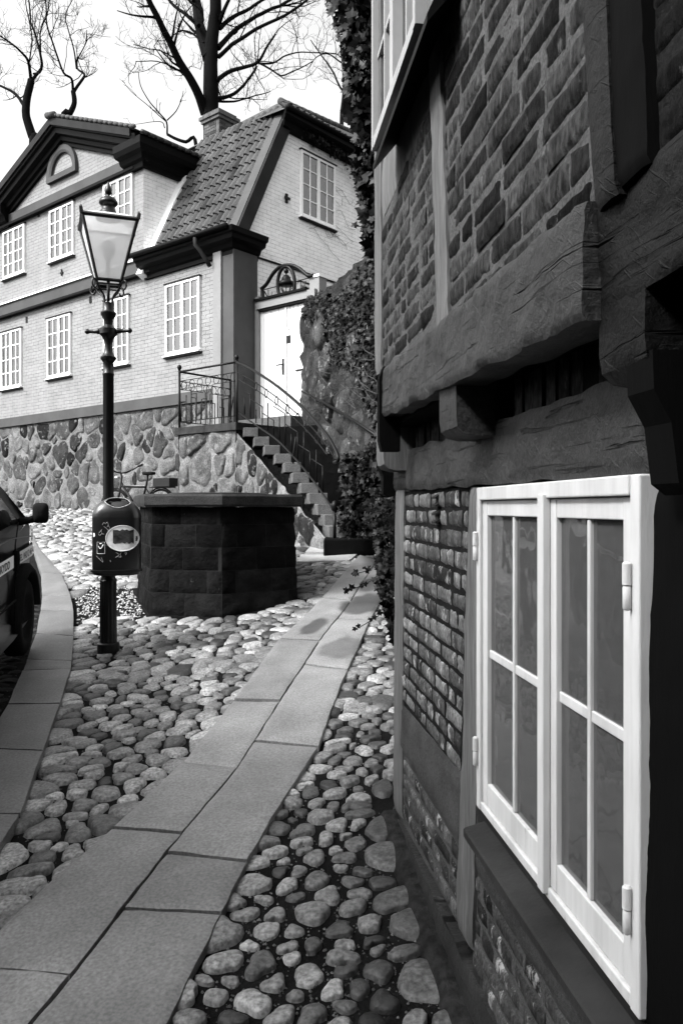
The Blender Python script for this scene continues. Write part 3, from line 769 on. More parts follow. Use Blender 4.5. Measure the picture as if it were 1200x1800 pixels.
# rough mortar footing along the foot of the wall
mb = MB(); P = []
for i in range(60):
    s_ = 3.30-i*.055; base = WF @ Vector((s_, 0, 0)); row = []
    for j in range(6):
        n_ = .0+.085*j/5+.006*noise.noise(Vector((s_*5, j, 3))); p = WF @ Vector((s_, n_, 0)); z = gz(p.x, p.y)-.02+(.018 if j < 4 else .0 if j == 4 else -.03)+.005*noise.noise(Vector((s_*9, j*2, 0)))
        row.append((p.x, p.y, z))
    P.append(row)
mb.grid(P); mb.build('footing', M['rubmortar2'], ht, smooth=True)

# ================================================================== PAINTED BRICK HOUSE (behind)
O = Vector((-2.573, 16.6, 0)); EX = Vector((.767, -.642, 0)); EY = Vector((.642, .767, 0))
HF = Matrix(((EX.x, EY.x, 0, O.x), (EX.y, EY.y, 0, O.y), (0, 0, 1, 0), (0, 0, 0, 1)))
def fac(px, py, y=0.0):
    r = ray(px, py); Y = (y+EY.x*O.x+EY.y*O.y)/(EY.x*r[0]+EY.y*r[1]); X = r[0]*Y
    return ((X-O.x)*EX.x+(Y-O.y)*EX.y, EYE+r[2]*Y)
ph = thing('painted_brick_house', 'pale painted brick house with pedimented gable, tiled mansard roof and rubble stone base', 'house', mtx=HF)
XL = -13.0; XR = .44; BX = -2.54            # far left, gable corner, corner of the upper bay
def hb_(name, a, b, m, **k):
    mb = MB(HF); mb.box(a, b); return mb.build(name, M[m], ph, **k)
hb_('wall', (XL, 0, 3.9), (XR-.02, 3.0, 7.3), 'facade')
mb = MB(HF); mb.box((XL, .0, 7.3), (BX, 6, 9.75)); mb.build('bay_wall', M['facade'], ph)
# tympanum of the gable
AXx, AXz = -5.78, 11.25
mb = MB(HF); mb.prism([(AXx-3.5, .0, 9.75), (AXx+3.25, .0, 9.75), (AXx, .0, AXz-.15)], (0, .3, 0)); mb.build('tympanum', M['facade'], ph)
# side of the bay (faces right)
mb = MB(HF); mb.add([(BX+.004, 0, 7.3), (BX+.004, 6, 7.3), (BX+.004, 6, 9.75), (BX+.004, 0, 9.75)], [(0, 1, 2, 3)])
side_mat = M['gable']
mb.build('bay_side_wall', side_mat, ph)
# gable wall with slanted edge
mb = MB(HF); gy = [(XR, .0, 3.9), (XR, 7, 3.9), (XR, 7, 10.0), (XR, 1.62, 10.0), (XR, .40, 7.4), (XR, .0, 7.2)]
mb.prism(gy, (-.25, 0, 0)); mb.build('gable_wall', M['gable'], ph)
# string course on the gable
mb = MB(HF); mb.prism([(XR, .6, 6.88), (XR, 7, 6.92), (XR, 7, 6.94), (XR, .6, 6.90)], (.05, 0, 0)); mb.build('string_course', M['darkgrey'], ph)
# rubble base
rubble_t = lambda x, y: min(max(rng.normal(.060, .035), .012), .17)
def rubble(name, x0, x1, z0, z1, frame, parent, place, spacing=(.46, .38), tone=rubble_t, bounds=None, H=.032, filt=None, mort='rubmortar', gap=.020, mgrid=None, shadejit=.38):
    mb = MB(frame); P = [p for p in lattice(x0+.1, x1, z0+.1, z1, spacing[0], spacing[1], shadejit) if (filt is None or filt(*p))]
    P = [p for p in P if rng.random() > .05]; wt = rng.uniform(.4, 1.6, len(P))
    packed(mb, P, wt, place, gap, H, 26, 5, tone, rmax=.75, pw=5, bounds=bounds or [(1, 0, x1), (-1, 0, -x0), (0, 1, z1), (0, -1, -z0)], rough=.10, hvar=.6, sink=.012, round_=1)
    return mb
def mortar_sheet(frame, x0, x1, zb, zt, place, n=60, m=24, amp=.03):
    mb = MB(frame); mb.grid([[place(x0+(x1-x0)*i/n, (zb(x0+(x1-x0)*i/n) if callable(zb) else zb)*(1-j/m)+(zt(x0+(x1-x0)*i/n) if callable(zt) else zt)*j/m,
                      amp*noise.noise(Vector((i*.55, j*.55, n)))-.005) for j in range(m+1)] for i in range(n+1)])
    return mb
plF = lambda x, z, h: (x, -h, z)
hb_('base_core', (XL, .03, .2), (XR-.03, 3, 3.9), 'rubmortar')
rubble('stone_base', -11, .44, .9, 3.84, HF, ph, plF).build('stone_base', M['rubble'], ph, smooth=True)
mortar_sheet(HF, -11, .44, .9, 3.86, plF, 110, 30).build('base_mortar', M['rubmortar'], ph, smooth=True)
# bands and belt
hb_('plinth_band', (XL, -.075, 3.84), (XR+.0, -.002, 4.08), 'band')
mb = MB(HF); mb.box((XL, -.10, 6.95), (BX+.4, -.002, 7.24)); mb.build('string_course', M['band'], ph)
mb = MB(HF); mb.box((XL, -.14, 6.89), (BX+.4, -.003, 6.945)); mb.build('moulding', M['dark'], ph)
mb = MB(HF); mb.prism([(XL, -.15, 7.245), (XL, -.003, 7.245), (XL, -.003, 7.36)], (BX-XL+.2, 0, 0)); mb.build('flashing', M['white'], ph)
# corner pilaster
mb = MB(HF); mb.box((-.04, -.10, 3.0), (.20, -.001, 7.0)); mb.build('pilaster', M['bandl'], ph)
mb = MB(HF); mb.box((.203, -.055, 3.0), (XR+.10, .62, 7.0)); mb.build('pilaster', M['band'], ph)
# eaves cornice with gutter, wrapping the corner
def cornice(path, prof, name, m, close=True):
    """prof: (out, z); path: list of (x, y, nx, ny) mitre points"""
    mb = MB(HF); P = [[(x+nx*o, y+ny*o, z) for (o, z) in prof] for (x, y, nx, ny) in path]
    mb.grid(P)
    for e in (P[0], P[-1]): mb.add(e, [tuple(range(len(prof)))])
    return mb.build(name, M[m], ph)
cp = [(0, 6.78), (.06, 6.78), (.06, 6.86), (.12, 6.90), (.16, 6.98), (.28, 7.02), (.30, 7.10), (.36, 7.12), (.38, 7.22), (.30, 7.26), (0, 7.30)]
cornice([(BX+.1, 0, 0, -1), (XR+.02, 0, 1, -1), (XR+.02, .66, 1, 0)], cp, 'cornice', 'dark')
gt = MB(HF); gt.tube([(BX-.05, -.42, 7.24), (XR+.3, -.42, 7.20)], .055, 10); gt.build('gutter', M['dark'], ph, smooth=True)
gt = MB(HF); gt.tube([(BX-.05, -.40, 7.292), (XR+.3, -.40, 7.252)], .012, 6); gt.build('gutter_edge', M['white'], ph)
gt = MB(HF); gt.tube([(-.22, -.42, 7.16), (-.22, -.42, 7.02), (-.16, -.36, 6.92), (-.10, -.22, 6.72), (-.08, -.14, 6.60)], .045, 8); gt.build('downpipe', M['darkgrey'], ph, smooth=True)
# pantiled mansard slope
SL = 2.06; sl = math.hypot(1, SL)
def tiles(P0, du, dv, nrm, nu, nv, wu, wv, name, amp=.036, lip=.045, clip=None, step=8, shade=(.8, 1.15)):
    mb = MB(HF); P0 = Vector(P0); du = Vector(du).normalized(); dv = Vector(dv).normalized(); nrm = Vector(nrm).normalized()
    for j in range(nv):
        for i in range(nu):
            if clip and not clip(i*wu, j*wv): continue
            sh = random.uniform(*shade)*(.55 if random.random() < .04 else 1); dx = random.gauss(0, .002); dl = random.gauss(0, .003)
            rows = []
            for (vv, h) in ((0, -.012), (0, lip), (wv*.5, lip*.55), (wv*1.04, .0)):
                r = []
                for k in range(step+1):
                    u = k/step; prof = .5+.5*math.sin(2*math.pi*(u*.95+.05)); prof = prof**.8 if prof > .5 else prof
                    z = amp*2*prof+h+dl if not (h < 0) else amp*2*prof-.012
                    r.append(P0+du*(i*wu+u*wu*1.02+dx)+dv*(j*wv+vv)+nrm*z)
                rows.append(r)
            mb.grid(rows, sh)
    return mb.build(name, M['tile'], ph, smooth=True, sharp=60)
yb = .0; zb = 7.45+SL*(yb-.2)
tiles((BX+.02, yb, zb), (1, 0, 0), (0, 1, SL), (0, -SL, 1), 14, 12, .196, .325, 'roof')
mb = MB(HF); mb.prism([(BX+.0, -.1, 6.9), (BX+.0, 1.75, 10.55), (BX+.0, 1.75, 7), (BX, .1, 6.9)], (2.96, 0, 0)); mb.build('roof_boarding', M['dark'], ph)
# verge board along the gable edge of the slope
def slope_pt(x, y, h): return Vector((x, y, 7.45+SL*(y-.2)))+Vector((0, -SL, 1))/sl*h
mb = MB(HF)
mb.hexa([slope_pt(.20, -.05, -.12), slope_pt(XR+.03, .02, -.12), slope_pt(XR+.03, 1.62, -.12), slope_pt(.20, 1.62, -.12),
         slope_pt(.20, -.05, .075), slope_pt(XR+.03, .02, .075), slope_pt(XR+.03, 1.62, .075), slope_pt(.20, 1.62, .075)])
mb.build('verge_board', M['band'], ph)
mb = MB(HF)
mb.hexa([slope_pt(XR+.033, .05, -.22), slope_pt(XR+.09, .05, -.22), slope_pt(XR+.09, 1.62, -.22), slope_pt(XR+.033, 1.62, -.22),
         slope_pt(XR+.033, .05, .06), slope_pt(XR+.09, .05, .06), slope_pt(XR+.09, 1.62, .06), slope_pt(XR+.033, 1.62, .06)])
mb.build('verge_moulding', M['darkgrey'], ph)
# upper roof: eaves along the gable side, low slope, hip
mb = MB(HF)
mb.prism([(XR+.0, 1.45, 9.86), (XR+.16, 1.35, 9.90), (XR+.20, 1.33, 10.0), (XR+.36, 1.2, 10.04), (XR+.38, 1.2, 10.16), (XR+.0, 1.45, 10.36)], (0, 4.6, 0)); mb.build('cornice', M['dark'], ph)
gt = MB(HF); gt.tube([(XR+.42, 1.2, 10.15), (XR+.42, 5.6, 10.22)], .05, 8); gt.build('gutter', M['dark'], ph, smooth=True)
ridge = [Vector((-.35, 2.2, 11.02)), Vector((-.35, 5.6, 11.3))]
mb = MB(HF); mb.add([(XR+.4, 1.22, 10.14), (XR+.4, 5.6, 10.2), ridge[1], ridge[0], (-3.4, 1.72, 10.55), (-3.4, 5.6, 10.55), (-3.3, 3.0, 10.95), (-1.0, 1.65, 10.5)],
                    [(0, 1, 2, 3), (0, 3, 6, 4, 7), (6, 3, 2, 5)]); mb.build('upper_roof', M['tile'], ph)
d_ = (ridge[0]-Vector((XR+.4, 1.0, 10.14))); nr = Vector((.75, 0, 1))
tiles((XR+.40, 1.25, 10.16), (0, 1, 0), (-1.19, 0, .88), (.88, 0, 1.19), 22, 5, .2, .3, 'roof', clip=lambda u, v: u > v*.95-.1, amp=.025)
# ridge tiles along the hip and the top of the mansard
mb = MB(HF)
for k in range(12):
    p = Vector((XR+.4, 1.2, 10.16)).lerp(ridge[0]+Vector((0, 0, .03)), k/12); q = Vector((XR+.4, 1.2, 10.16)).lerp(ridge[0]+Vector((0, 0, .03)), (k+1.1)/12)
    mb.tube([p, q], [.07, .055], 8)
for k in range(14):
    p = ridge[0].lerp(ridge[1], k/14)+Vector((0, 0, .03)); q = ridge[0].lerp(ridge[1], (k+1.08)/14)+Vector((0, 0, .03)); mb.tube([p, q], [.085, .07], 8)
mb.build('ridge_tiles', M['tile'], ph, smooth=True)
# flashing where the slope meets the bay
mb = MB(HF)
mb.hexa([slope_pt(BX, -.1, -.1), slope_pt(BX+.20, -.1, -.1), slope_pt(BX+.20, 1.35, -.1), slope_pt(BX, 1.35, -.1), slope_pt(BX, -.1, .13), slope_pt(BX+.20, -.1, .11), slope_pt(BX+.20, 1.35, .11), slope_pt(BX, 1.35, .13)])
mb.build('flashing', M['white'], ph)
# pediment: horizontal cornice, raking cornices, returned block, tiles on top
mb = MB(HF); mb.box((AXx-3.5, -.09, 9.46), (AXx+3.2, -.002, 9.70)); mb.build('frieze', M['band'], ph)
mb = MB(HF); mb.box((AXx-3.5, -.13, 9.39), (AXx+3.0, -.003, 9.455)); mb.build('moulding', M['dark'], ph)
def raking(x0, z0, x1, z1, prof, name, m):
    d = Vector((x1-x0, 0, z1-z0)).normalized(); up = Vector((-d.z, 0, d.x)); up = up if up.z > 0 else -up
    mb = MB(HF); P = [[Vector((x, 0, z))+Vector((0, -o, 0))+Vector((0, 0, h)) for (o, h) in prof] for (x, z) in ((x0, z0), (x1, z1))]
    mb.grid(P); [mb.add(e, [tuple(range(len(prof)))]) for e in P]; return mb.build(name, M[m], ph)
rp = [(0, -.44), (.08, -.44), (.09, -.36), (.16, -.33), (.18, -.24), (.30, -.20), (.32, -.08), (.38, -.06), (.40, .06), (.3, .10), (0, .10)]
raking(AXx, AXz, AXx+3.45, 9.90, rp, 'raking_cornice', 'dark'); raking(AXx, AXz, AXx-3.6, 9.84, rp, 'raking_cornice', 'dark')
fp = [(.385, -.02), (.43, -.02), (.44, .15), (.38, .20), (0, .20)]
raking(AXx-.1, AXz+.02, AXx+3.3, 9.96, fp, 'roof_edge', 'darkgrey'); raking(AXx-.0, AXz+.02, AXx-3.6, 9.88, fp, 'roof_edge', 'darkgrey')
bp_ = [(0, 9.36), (.10, 9.36), (.12, 9.46), (.20, 9.50), (.24, 9.60), (.34, 9.64), (.38, 9.74), (.38, 9.90), (0, 9.98)]
cornice([(-3.12, 0, -.2, -1), (BX, 0, 1, -1), (BX, 1.4, 1, 0)], bp_, 'cornice', 'dark')
cornice([(AXx-3.6, 0, -1, -1), (AXx-2.8, 0, .3, -1)], bp_, 'cornice', 'dark')
# bay roof running back from the pediment
mb = MB(HF); mb.add([(AXx, -.40, AXz+.16), (AXx, 6, AXz+.16), (BX+.45, 6, 9.94), (BX+.45, -.40, 9.94), (AXx-3.7, -.40, 9.84), (AXx-3.7, 6, 9.84)], [(0, 1, 2, 3), (0, 4, 5, 1)]); mb.build('bay_roof', M['tile'], ph)
mb = MB(HF)
for k in range(17):
    x = AXx+.15+k*.2; z = AXz+.19-(x-AXx)*.392; mb.tube([(x, -.44, z+.015), (x+.17, -.44, z-.05)], [.05, .04], 6)
for k in range(9):
    y = -.36+k*.2; mb.tube([(BX+.42, y, 9.96), (BX+.42, y+.18, 9.97)], [.055, .045], 6)
mb.tube([(AXx-.12, -.46, AXz+.20), (AXx+.22, -.46, AXz+.14)], [.085, .07], 8)
mb.build('ridge_tiles', M['tile'], ph, smooth=True)
# lunette: half-round moulding
mb = MB(HF); P = []; cx, cz, r0, r1 = -5.9, 10.16, .50, .68
for k in range(25):
    t = math.pi*k/24; c, s = math.cos(t), math.sin(t)
    P.append([(cx+r0*c, -.01, cz+r0*s), (cx+r0*c, -.07, cz+r0*s), (cx+(r0+.06)*c, -.10, cz+(r0+.06)*s), (cx+r1*c, -.10, cz+r1*s), (cx+r1*c, -.01, cz+r1*s)])
mb.grid(P); mb.box((cx-r1, -.10, cz-.14), (cx+r1, -.01, cz-.0)); mb.build('lunette', M['band'], ph)
# windows
def house_window(x0, x1, z0, z1, cols=2, rows=4, curtain='full', gable=False):
    F = HF if not gable else HF @ Matrix(((0, -1, 0, XR), (1, 0, 0, 0), (0, 0, 1, 0), (0, 0, 0, 1)))
    wmb = MB(F); f = .055
    wmb.box((x0, -.055, z0), (x0+f, .0, z1)); wmb.box((x1-f, -.055, z0), (x1, .0, z1)); wmb.box((x0+f, -.054, z1-f), (x1-f, .0, z1)); wmb.box((x0+f, -.054, z0), (x1-f, .0, z0+f))
    m_ = (x0+x1)/2; wmb.box((m_-.045, -.05, z0+f), (m_+.045, -.001, z1-f))
    for a_, b_ in ((x0+f, m_-.045), (m_+.045, x1-f)):
        c_ = (a_+b_)/2; wmb.box((c_-.012, -.045, z0+f), (c_+.012, -.002, z1-f))
        for r in range(1, rows):
            z = z0+f+(z1-z0-2*f)*r/rows; wmb.box((a_, -.042, z-.011), (c_-.0125, -.003, z+.011)); wmb.box((c_+.0125, -.042, z-.011), (b_, -.003, z+.011))
    o = wmb.build('window', M['white'], ph); S = sub(o, ph)
    g = MB(F); g.box((x0+.03, -.024, z0+.03), (x1-.03, -.020, z1-.03)); g.build('pane', M['glass'], S)
    g = MB(F); g.box((x0+.01, -.004, z0+.01), (x1-.01, -.002, z1-.01)); g.build('room', M['room'], S)
    c = MB(F); n = 60
    if curtain:
        for a_, b_, kind in ((x0+.06, m_-.0, -1), (m_+.0, x1-.06, 1)):
            P = []
            for i in range(n+1):
                u = i/n; s_ = a_+(b_-a_)*u; e = u if kind < 0 else 1-u       # e: 0 at the outer side
                zl = z0+.05
                if curtain == 'drape': zl = z0+.05+max(0, (e-.25))*1.5*(z1-z0)*.55
                if curtain == 'half' and .3 < e: continue
                yv = -.0125+.0035*math.sin(s_*95)
                P.append([(s_, yv, zl), (s_, yv, z1-.05)])
            if len(P) > 1: c.grid(P)
        c.build('curtain', M['curtain'], S, smooth=True)
    sl_ = MB(F); sl_.prism([(x0-.04, .0, z0-.005), (x0-.04, -.10, z0-.03), (x0-.04, -.10, z0-.05), (x0-.04, .0, z0-.05)], (x1-x0+.08, 0, 0)); sl_.build('sill', M['white'], S)
    sl_ = MB(F); sl_.box((x0-.04, -.07, z0-.085), (x1+.04, -.002, z0-.051)); sl_.build('sill_dark_strip', M['darkgrey'], S)  # dark strip in place of the shadow under the sill
    sl_ = MB(F); sl_.box((x0-.03, -.075, z1+.002), (x1+.03, -.002, z1+.028)); sl_.build('head_dark_strip', M['darkgrey'], S)  # dark strip in place of the shadow line over the window head
house_window(-9.07, -7.98, 4.92, 6.50, curtain='half')
house_window(-6.64, -5.53, 4.98, 6.52, curtain='full')
house_window(-4.06, -3.07, 4.98, 6.55, curtain='full')
house_window(-1.70, -.54, 4.97, 6.52, curtain='full')
house_window(-8.97, -7.80, 8.0, 9.30, curtain='drape')
house_window(-6.52, -5.40, 8.0, 9.32, curtain='drape')
house_window(-4.08, -2.92, 8.02, 9.36, curtain='full')
house_window(-11.5, -10.4, 4.92, 6.50, curtain='half')
house_window(2.03, 3.21, 8.16, 9.63, gable=True, curtain='half')
house_window(1.96, 2.62, 5.4, 6.64, rows=3, gable=True, curtain=None)
house_window(3.0, 3.7, 5.4, 6.64, rows=3, gable=True, curtain=None)
# wall anchors and vents
mb = MB(HF)
for px, py in ((69, 376), (48, 562), (160, 527)):
    x, z = fac(px, py); mb.box((x-.04, -.02, z-.08), (x+.04, -.001, z+.08))
x, z = fac(110, 480); mb.box((x-.06, -.03, z-.02), (x+.06, -.001, z+.02)); mb.box((x-.015, -.035, z-.07), (x+.015, -.002, z+.09))
mb.box((XR+.001, 1.55, 8.30), (XR+.03, 1.62, 8.5)); mb.box((XR+.031, 1.50, 8.37), (XR+.05, 1.67, 8.43))
mb.build('wall_anchor', M['darkgrey'], ph)
# chimney
mb = MB(HF); mb.box((-3.5, 2.6, 10.2), (-2.92, 3.15, 11.62)); ch = mb.build('chimney', M['soot'], ph)
mb = MB(HF); mb.box((-3.56, 2.54, 11.62), (-2.86, 3.21, 11.70)); mb.box((-3.6, 2.5, 11.70), (-2.82, 3.25, 11.78)); mb.box((-3.53, 2.57, 11.78), (-2.89, 3.18, 11.86)); mb.build('chimney_cap', M['soot'], sub(ch, ph))
mb = MB(HF); zz = 10.3; j = 0
while zz < 11.55:
    x = -3.5+(.06 if j % 2 else 0)
    while x < -2.95: mb.box((x+.005, 2.592, zz), (min(x+.2, -3.03)-.005, 2.6-.0005, zz+.062), random.uniform(.5, 1.6)); x += .2
    y = 2.62+(.06 if j % 2 else 0)
    while y < 3.1: mb.box((-2.9195, y+.005, zz), (-2.912, min(y+.2, 3.13)-.005, zz+.062), random.uniform(.5, 1.6)); y += .2
    zz += .075; j += 1
mb.build('chimney_bricks', M['tile'], sub(ch, ph))
# gateway with double door, wrought-iron overthrow and lantern
GY = .60
mb = MB(HF); mb.box((.545, GY-.06, 3.2), (.66, GY+.14, 6.0)); mb.build('gate_post', M['bandl'], ph)
mb = MB(HF); mb.box((2.05, GY-.02, 3.2), (2.30, GY+.2, 6.12)); mb.build('gate_pillar', M['bandl'], ph)
mb = MB(HF); mb.box((2.03, GY-.04, 6.12), (2.32, GY+.22, 6.17)); mb.build('pillar_cap', M['white'], ph)
mb = MB(HF); mb.box((.60, GY-.10, 5.72), (2.25, GY+.06, 5.88)); mb.build('lintel', M['bandl'], ph)
mb = MB(HF); mb.box((.58, GY-.14, 5.883), (2.04, GY+.08, 5.93)); mb.box((.665, GY-.08, 5.67), (2.25, GY+.04, 5.717)); mb.build('lintel_moulding', M['dark'], ph)
for (x0, x1, nm) in ((.665, 1.395, 'door_leaf'), (1.41, 2.14, 'door_leaf')):
    mb = MB(HF); x = x0; k = 0
    while x < x1-.02:
        mb.box((x, GY-.02+(.003 if k % 2 else 0), 3.36), (min(x+.104, x1), GY+.02, 5.67)); x += .106; k += 1
    dl = mb.build(nm, M['door'], ph)
    bv = dl.modifiers.new('bevel', 'BEVEL'); bv.width = .004; bv.segments = 1
    if x0 < 1:
        mb = MB(HF); mb.box((1.31, GY-.035, 4.30), (1.35, GY-.021, 4.62)); mb.tube([(1.33, GY-.03, 4.5), (1.33, GY-.075, 4.5), (1.26, GY-.08, 4.5), (1.19, GY-.08, 4.49)], .012, 6); mb.build('door_handle', M['iron'], sub(dl, ph))
    else:
        mb = MB(HF); mb.box((1.43, GY-.026, 5.08), (1.53, GY-.021, 5.24)); mb.build('notice', M['stickerw'], sub(dl, ph))
        mb = MB(HF); mb.box((1.43, GY-.027, 4.92), (1.53, GY-.022, 5.07)); mb.box((1.465, GY-.028, 5.17), (1.505, GY-.0265, 5.2)); mb.build('notice', M['darkgrey'], sub(dl, ph))
        mb = MB(HF); mb.box((1.68, GY-.03, 4.33), (1.92, GY-.021, 4.36)); mb.build('letter_slot', M['darkgrey'], sub(dl, ph))
mb = MB(HF); mb.box((1.397, GY-.04, 3.36), (1.43, GY-.021, 5.67)); mb.build('door_batten', M['door'], ph)
ir = MB(HF); gy = GY-.04
def curve(pts, n=8):
    pts = [Vector(p) for p in pts]; out = []
    for i in range(len(pts)-1):
        p0 = pts[max(i-1, 0)]; p1 = pts[i]; p2 = pts[i+1]; p3 = pts[min(i+2, len(pts)-1)]
        for k in range(n):
            t = k/n; out.append(.5*((2*p1)+(p2-p0)*t+(2*p0-5*p1+4*p2-p3)*t*t+(3*p1-p0-3*p2+p3)*t*t*t))
    return out+[pts[-1]]
def g3(px, py): x, z = fac(px, py, gy); return (x, gy, z)
ir.tube(curve([g3(*p) for p in [(459, 508), (468, 500), (480, 481), (493, 469), (510, 466), (524, 471), (533, 478), (542, 485), (550, 484)]]), .038, 8)
ir.tube([g3(461, 546), g3(461, 508)], .038, 6)
ring_ = [g3(503+15.0*math.cos(t), 499.5+31*math.sin(t)) for t in [k*2*math.pi/28 for k in range(29)]]
ir.tube(ring_, .036, 8, caps=False)
for a_, b_ in (((461, 510), (488, 503)), ((461, 529), (490, 521)), ((519, 495), (548, 487)), ((517, 515), (543, 508))): ir.tube([g3(*a_), g3(*b_)], .010, 6)
ao = ir.build('iron_overthrow', M['iron'], ph, smooth=True)
tx = MB(HF)
x, z = fac(464.5, 527, gy); text_into(tx, 'N', (x, gy-.01, z), (1, 0, .0), (0, 0, 1), .27, width=.14)
x, z = fac(477, 518, gy); text_into(tx, 'o', (x, gy-.01, z), (1, 0, .0), (0, 0, 1), .12, width=.05); tx.box((x, gy-.015, z-.06), (x+.06, gy, z-.045))
x, z = fac(528, 512, gy); text_into(tx, '17', (x, gy-.01, z), (1, 0, .0), (0, 0, 1), .25, width=.16)
tx.build('house_number', M['iron'], ph)
# lantern hung in the ring
x, z = fac(503, 500, gy); L_ = MB(HF)
def lz(py): return fac(503, py, gy)[1]
c_ = (x, gy)
L_.lathe([(.01, lz(472)), (.05, lz(475)), (.045, lz(479)), (.015, lz(481)), (.012, lz(483)), (.05, lz(484)), (.085, lz(488)), (.10, lz(493)), (.15, lz(496)), (.16, lz(497)), (.16, lz(501)), (.14, lz(502.5))], 20, c_)
L_.lathe([(.06, lz(513)), (.08, lz(514)), (.05, lz(519)), (.02, lz(523)), (.005, lz(526))], 12, c_)
lo = L_.build('gate_lantern', M['iron'], ph, smooth=True)
L_ = MB(HF)
for k in range(8):
    t = k*math.pi/4; L_.tube([(x+.14*math.cos(t), gy+.14*math.sin(t), lz(502.5)), (x+.07*math.cos(t), gy+.07*math.sin(t), lz(514))], .007, 5)
L_.build('lantern_cage', M['iron'], sub(lo, ph))

# ================================================================== STONE STAIRCASE
st = thing('stone_staircase', 'stone stair with landing slab and rubble side wall climbing to the gate', 'staircase', loc=(-1, 12, 1.1))
mb = MB(HF); mb.box((.46, -1.35, 1.0), (2.02, .55, 2.98)); mb.build('landing_core', M['rubmortar'], st)
mb = MB(HF); mb.box((.40, -1.43, 2.985), (1.25, .53, 3.12)); mb.box((1.256, -1.425, 2.985), (2.10, .53, 3.12)); o = mb.build('landing_slab', M['wellslab'], st)
mb = MB(HF); mb.box((.67, -.12, 3.123), (2.2, .53, 3.35)); mb.build('threshold', M['granite'], st)
# front and left faces of the landing
rb_ = rubble('landing_wall', .46, 2.02, 1.1, 2.97, HF, st, lambda x, z, h: (x, -1.37-h, z), spacing=(.40, .36), H=.04); rb_.build('landing_wall', M['rubble'], st, smooth=True)
mortar_sheet(HF, .45, 2.03, 1.05, 2.98, lambda x, z, h: (x, -1.37-h, z), 24, 24).build('landing_mortar', M['rubmortar'], st, smooth=True)
mb = MB(HF); mb.grid([[(.45+.02*noise.noise(Vector((i*.9, j*.9, 1))), -1.38+1.4*i/10, 1.0+2*j/12) for j in range(13)] for i in range(11)]); mb.build('landing_mortar', M['rubmortar'], st, smooth=True)
# steps: left ends follow the photo, each riser about 15 cm
lx = [428, 447, 465, 484, 500, 514, 529, 544, 558, 570, 578]; ly = [752, 768, 783, 798, 813, 831, 849, 867, 886, 905, 925]
stepL = []
for k in range(11):
    Y = 14.05-3.75*k/10.0; p = at(lx[k], ly[k], Y); stepL.append(p)
wallR0 = Vector((-.62, 14.9, 0)); wallR1 = Vector((1.05, 9.7, 0))
def wr(y):
    f = (wallR0.y-y)/(wallR0.y-wallR1.y); return wallR0.x+(wallR1.x-wallR0.x)*f
for k, p in enumerate(stepL):
    zt = p.z; yb_ = p.y+.62; mb = MB()
    xr = max(wr(p.y), p.x+.9); skew = .0 if k > 4 else -.10*(5-k)
    q = [(p.x+.27, p.y), (xr, p.y+skew), (xr-.1, yb_+skew), (p.x+.27-.1, yb_)]
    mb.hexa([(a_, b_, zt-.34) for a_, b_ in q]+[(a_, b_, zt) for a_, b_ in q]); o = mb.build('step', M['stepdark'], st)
    mb = MB(); q = [(p.x, p.y-.012), (p.x+.262, p.y-.012), (p.x+.16, yb_), (p.x-.10, yb_)]
    P = [(a_, b_, zt-.158) for a_, b_ in q]+[(a_, b_, zt+.004) for a_, b_ in q]; mb.hexa(P)
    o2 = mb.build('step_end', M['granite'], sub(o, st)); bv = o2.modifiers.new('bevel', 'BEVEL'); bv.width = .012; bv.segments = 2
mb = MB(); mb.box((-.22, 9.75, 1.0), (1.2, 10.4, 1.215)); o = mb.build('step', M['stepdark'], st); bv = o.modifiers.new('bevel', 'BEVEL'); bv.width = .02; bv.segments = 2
# rubble side wall under the steps
SA = Vector((-1.86, 14.22, 0)); SB = Vector((-.20, 10.22, 0)); sdv = (SB-SA).normalized(); snv = Vector((-abs(sdv.y), sdv.x, 0)); snv = Vector((sdv.y, -sdv.x, 0)); snv = snv if snv.x < 0 else -snv
Ls = (SB-SA).length
def plS(a_, z, h): q = SA+sdv*a_+snv*h; return (q.x, q.y, z)
topS = lambda a_: 2.93-(2.93-1.20)*a_/Ls
sln = (2.93-1.2)/Ls; nn = math.hypot(1, sln)
rb_ = rubble('side_wall', 0, Ls, .85, 2.95, I4, st, plS, spacing=(.36, .33), filt=lambda a_, z: z < topS(a_)-.08, bounds=[(1, 0, Ls), (-1, 0, 0), (0, -1, -.85), (sln/nn, 1/nn, 2.93/nn)], H=.04)
rb_.build('side_wall', M['rubble'], st, smooth=True)
mortar_sheet(I4, 0, Ls, .8, lambda a_: topS(a_)+.0, plS, 36, 14).build('side_mortar', M['rubmortar'], st, smooth=True)

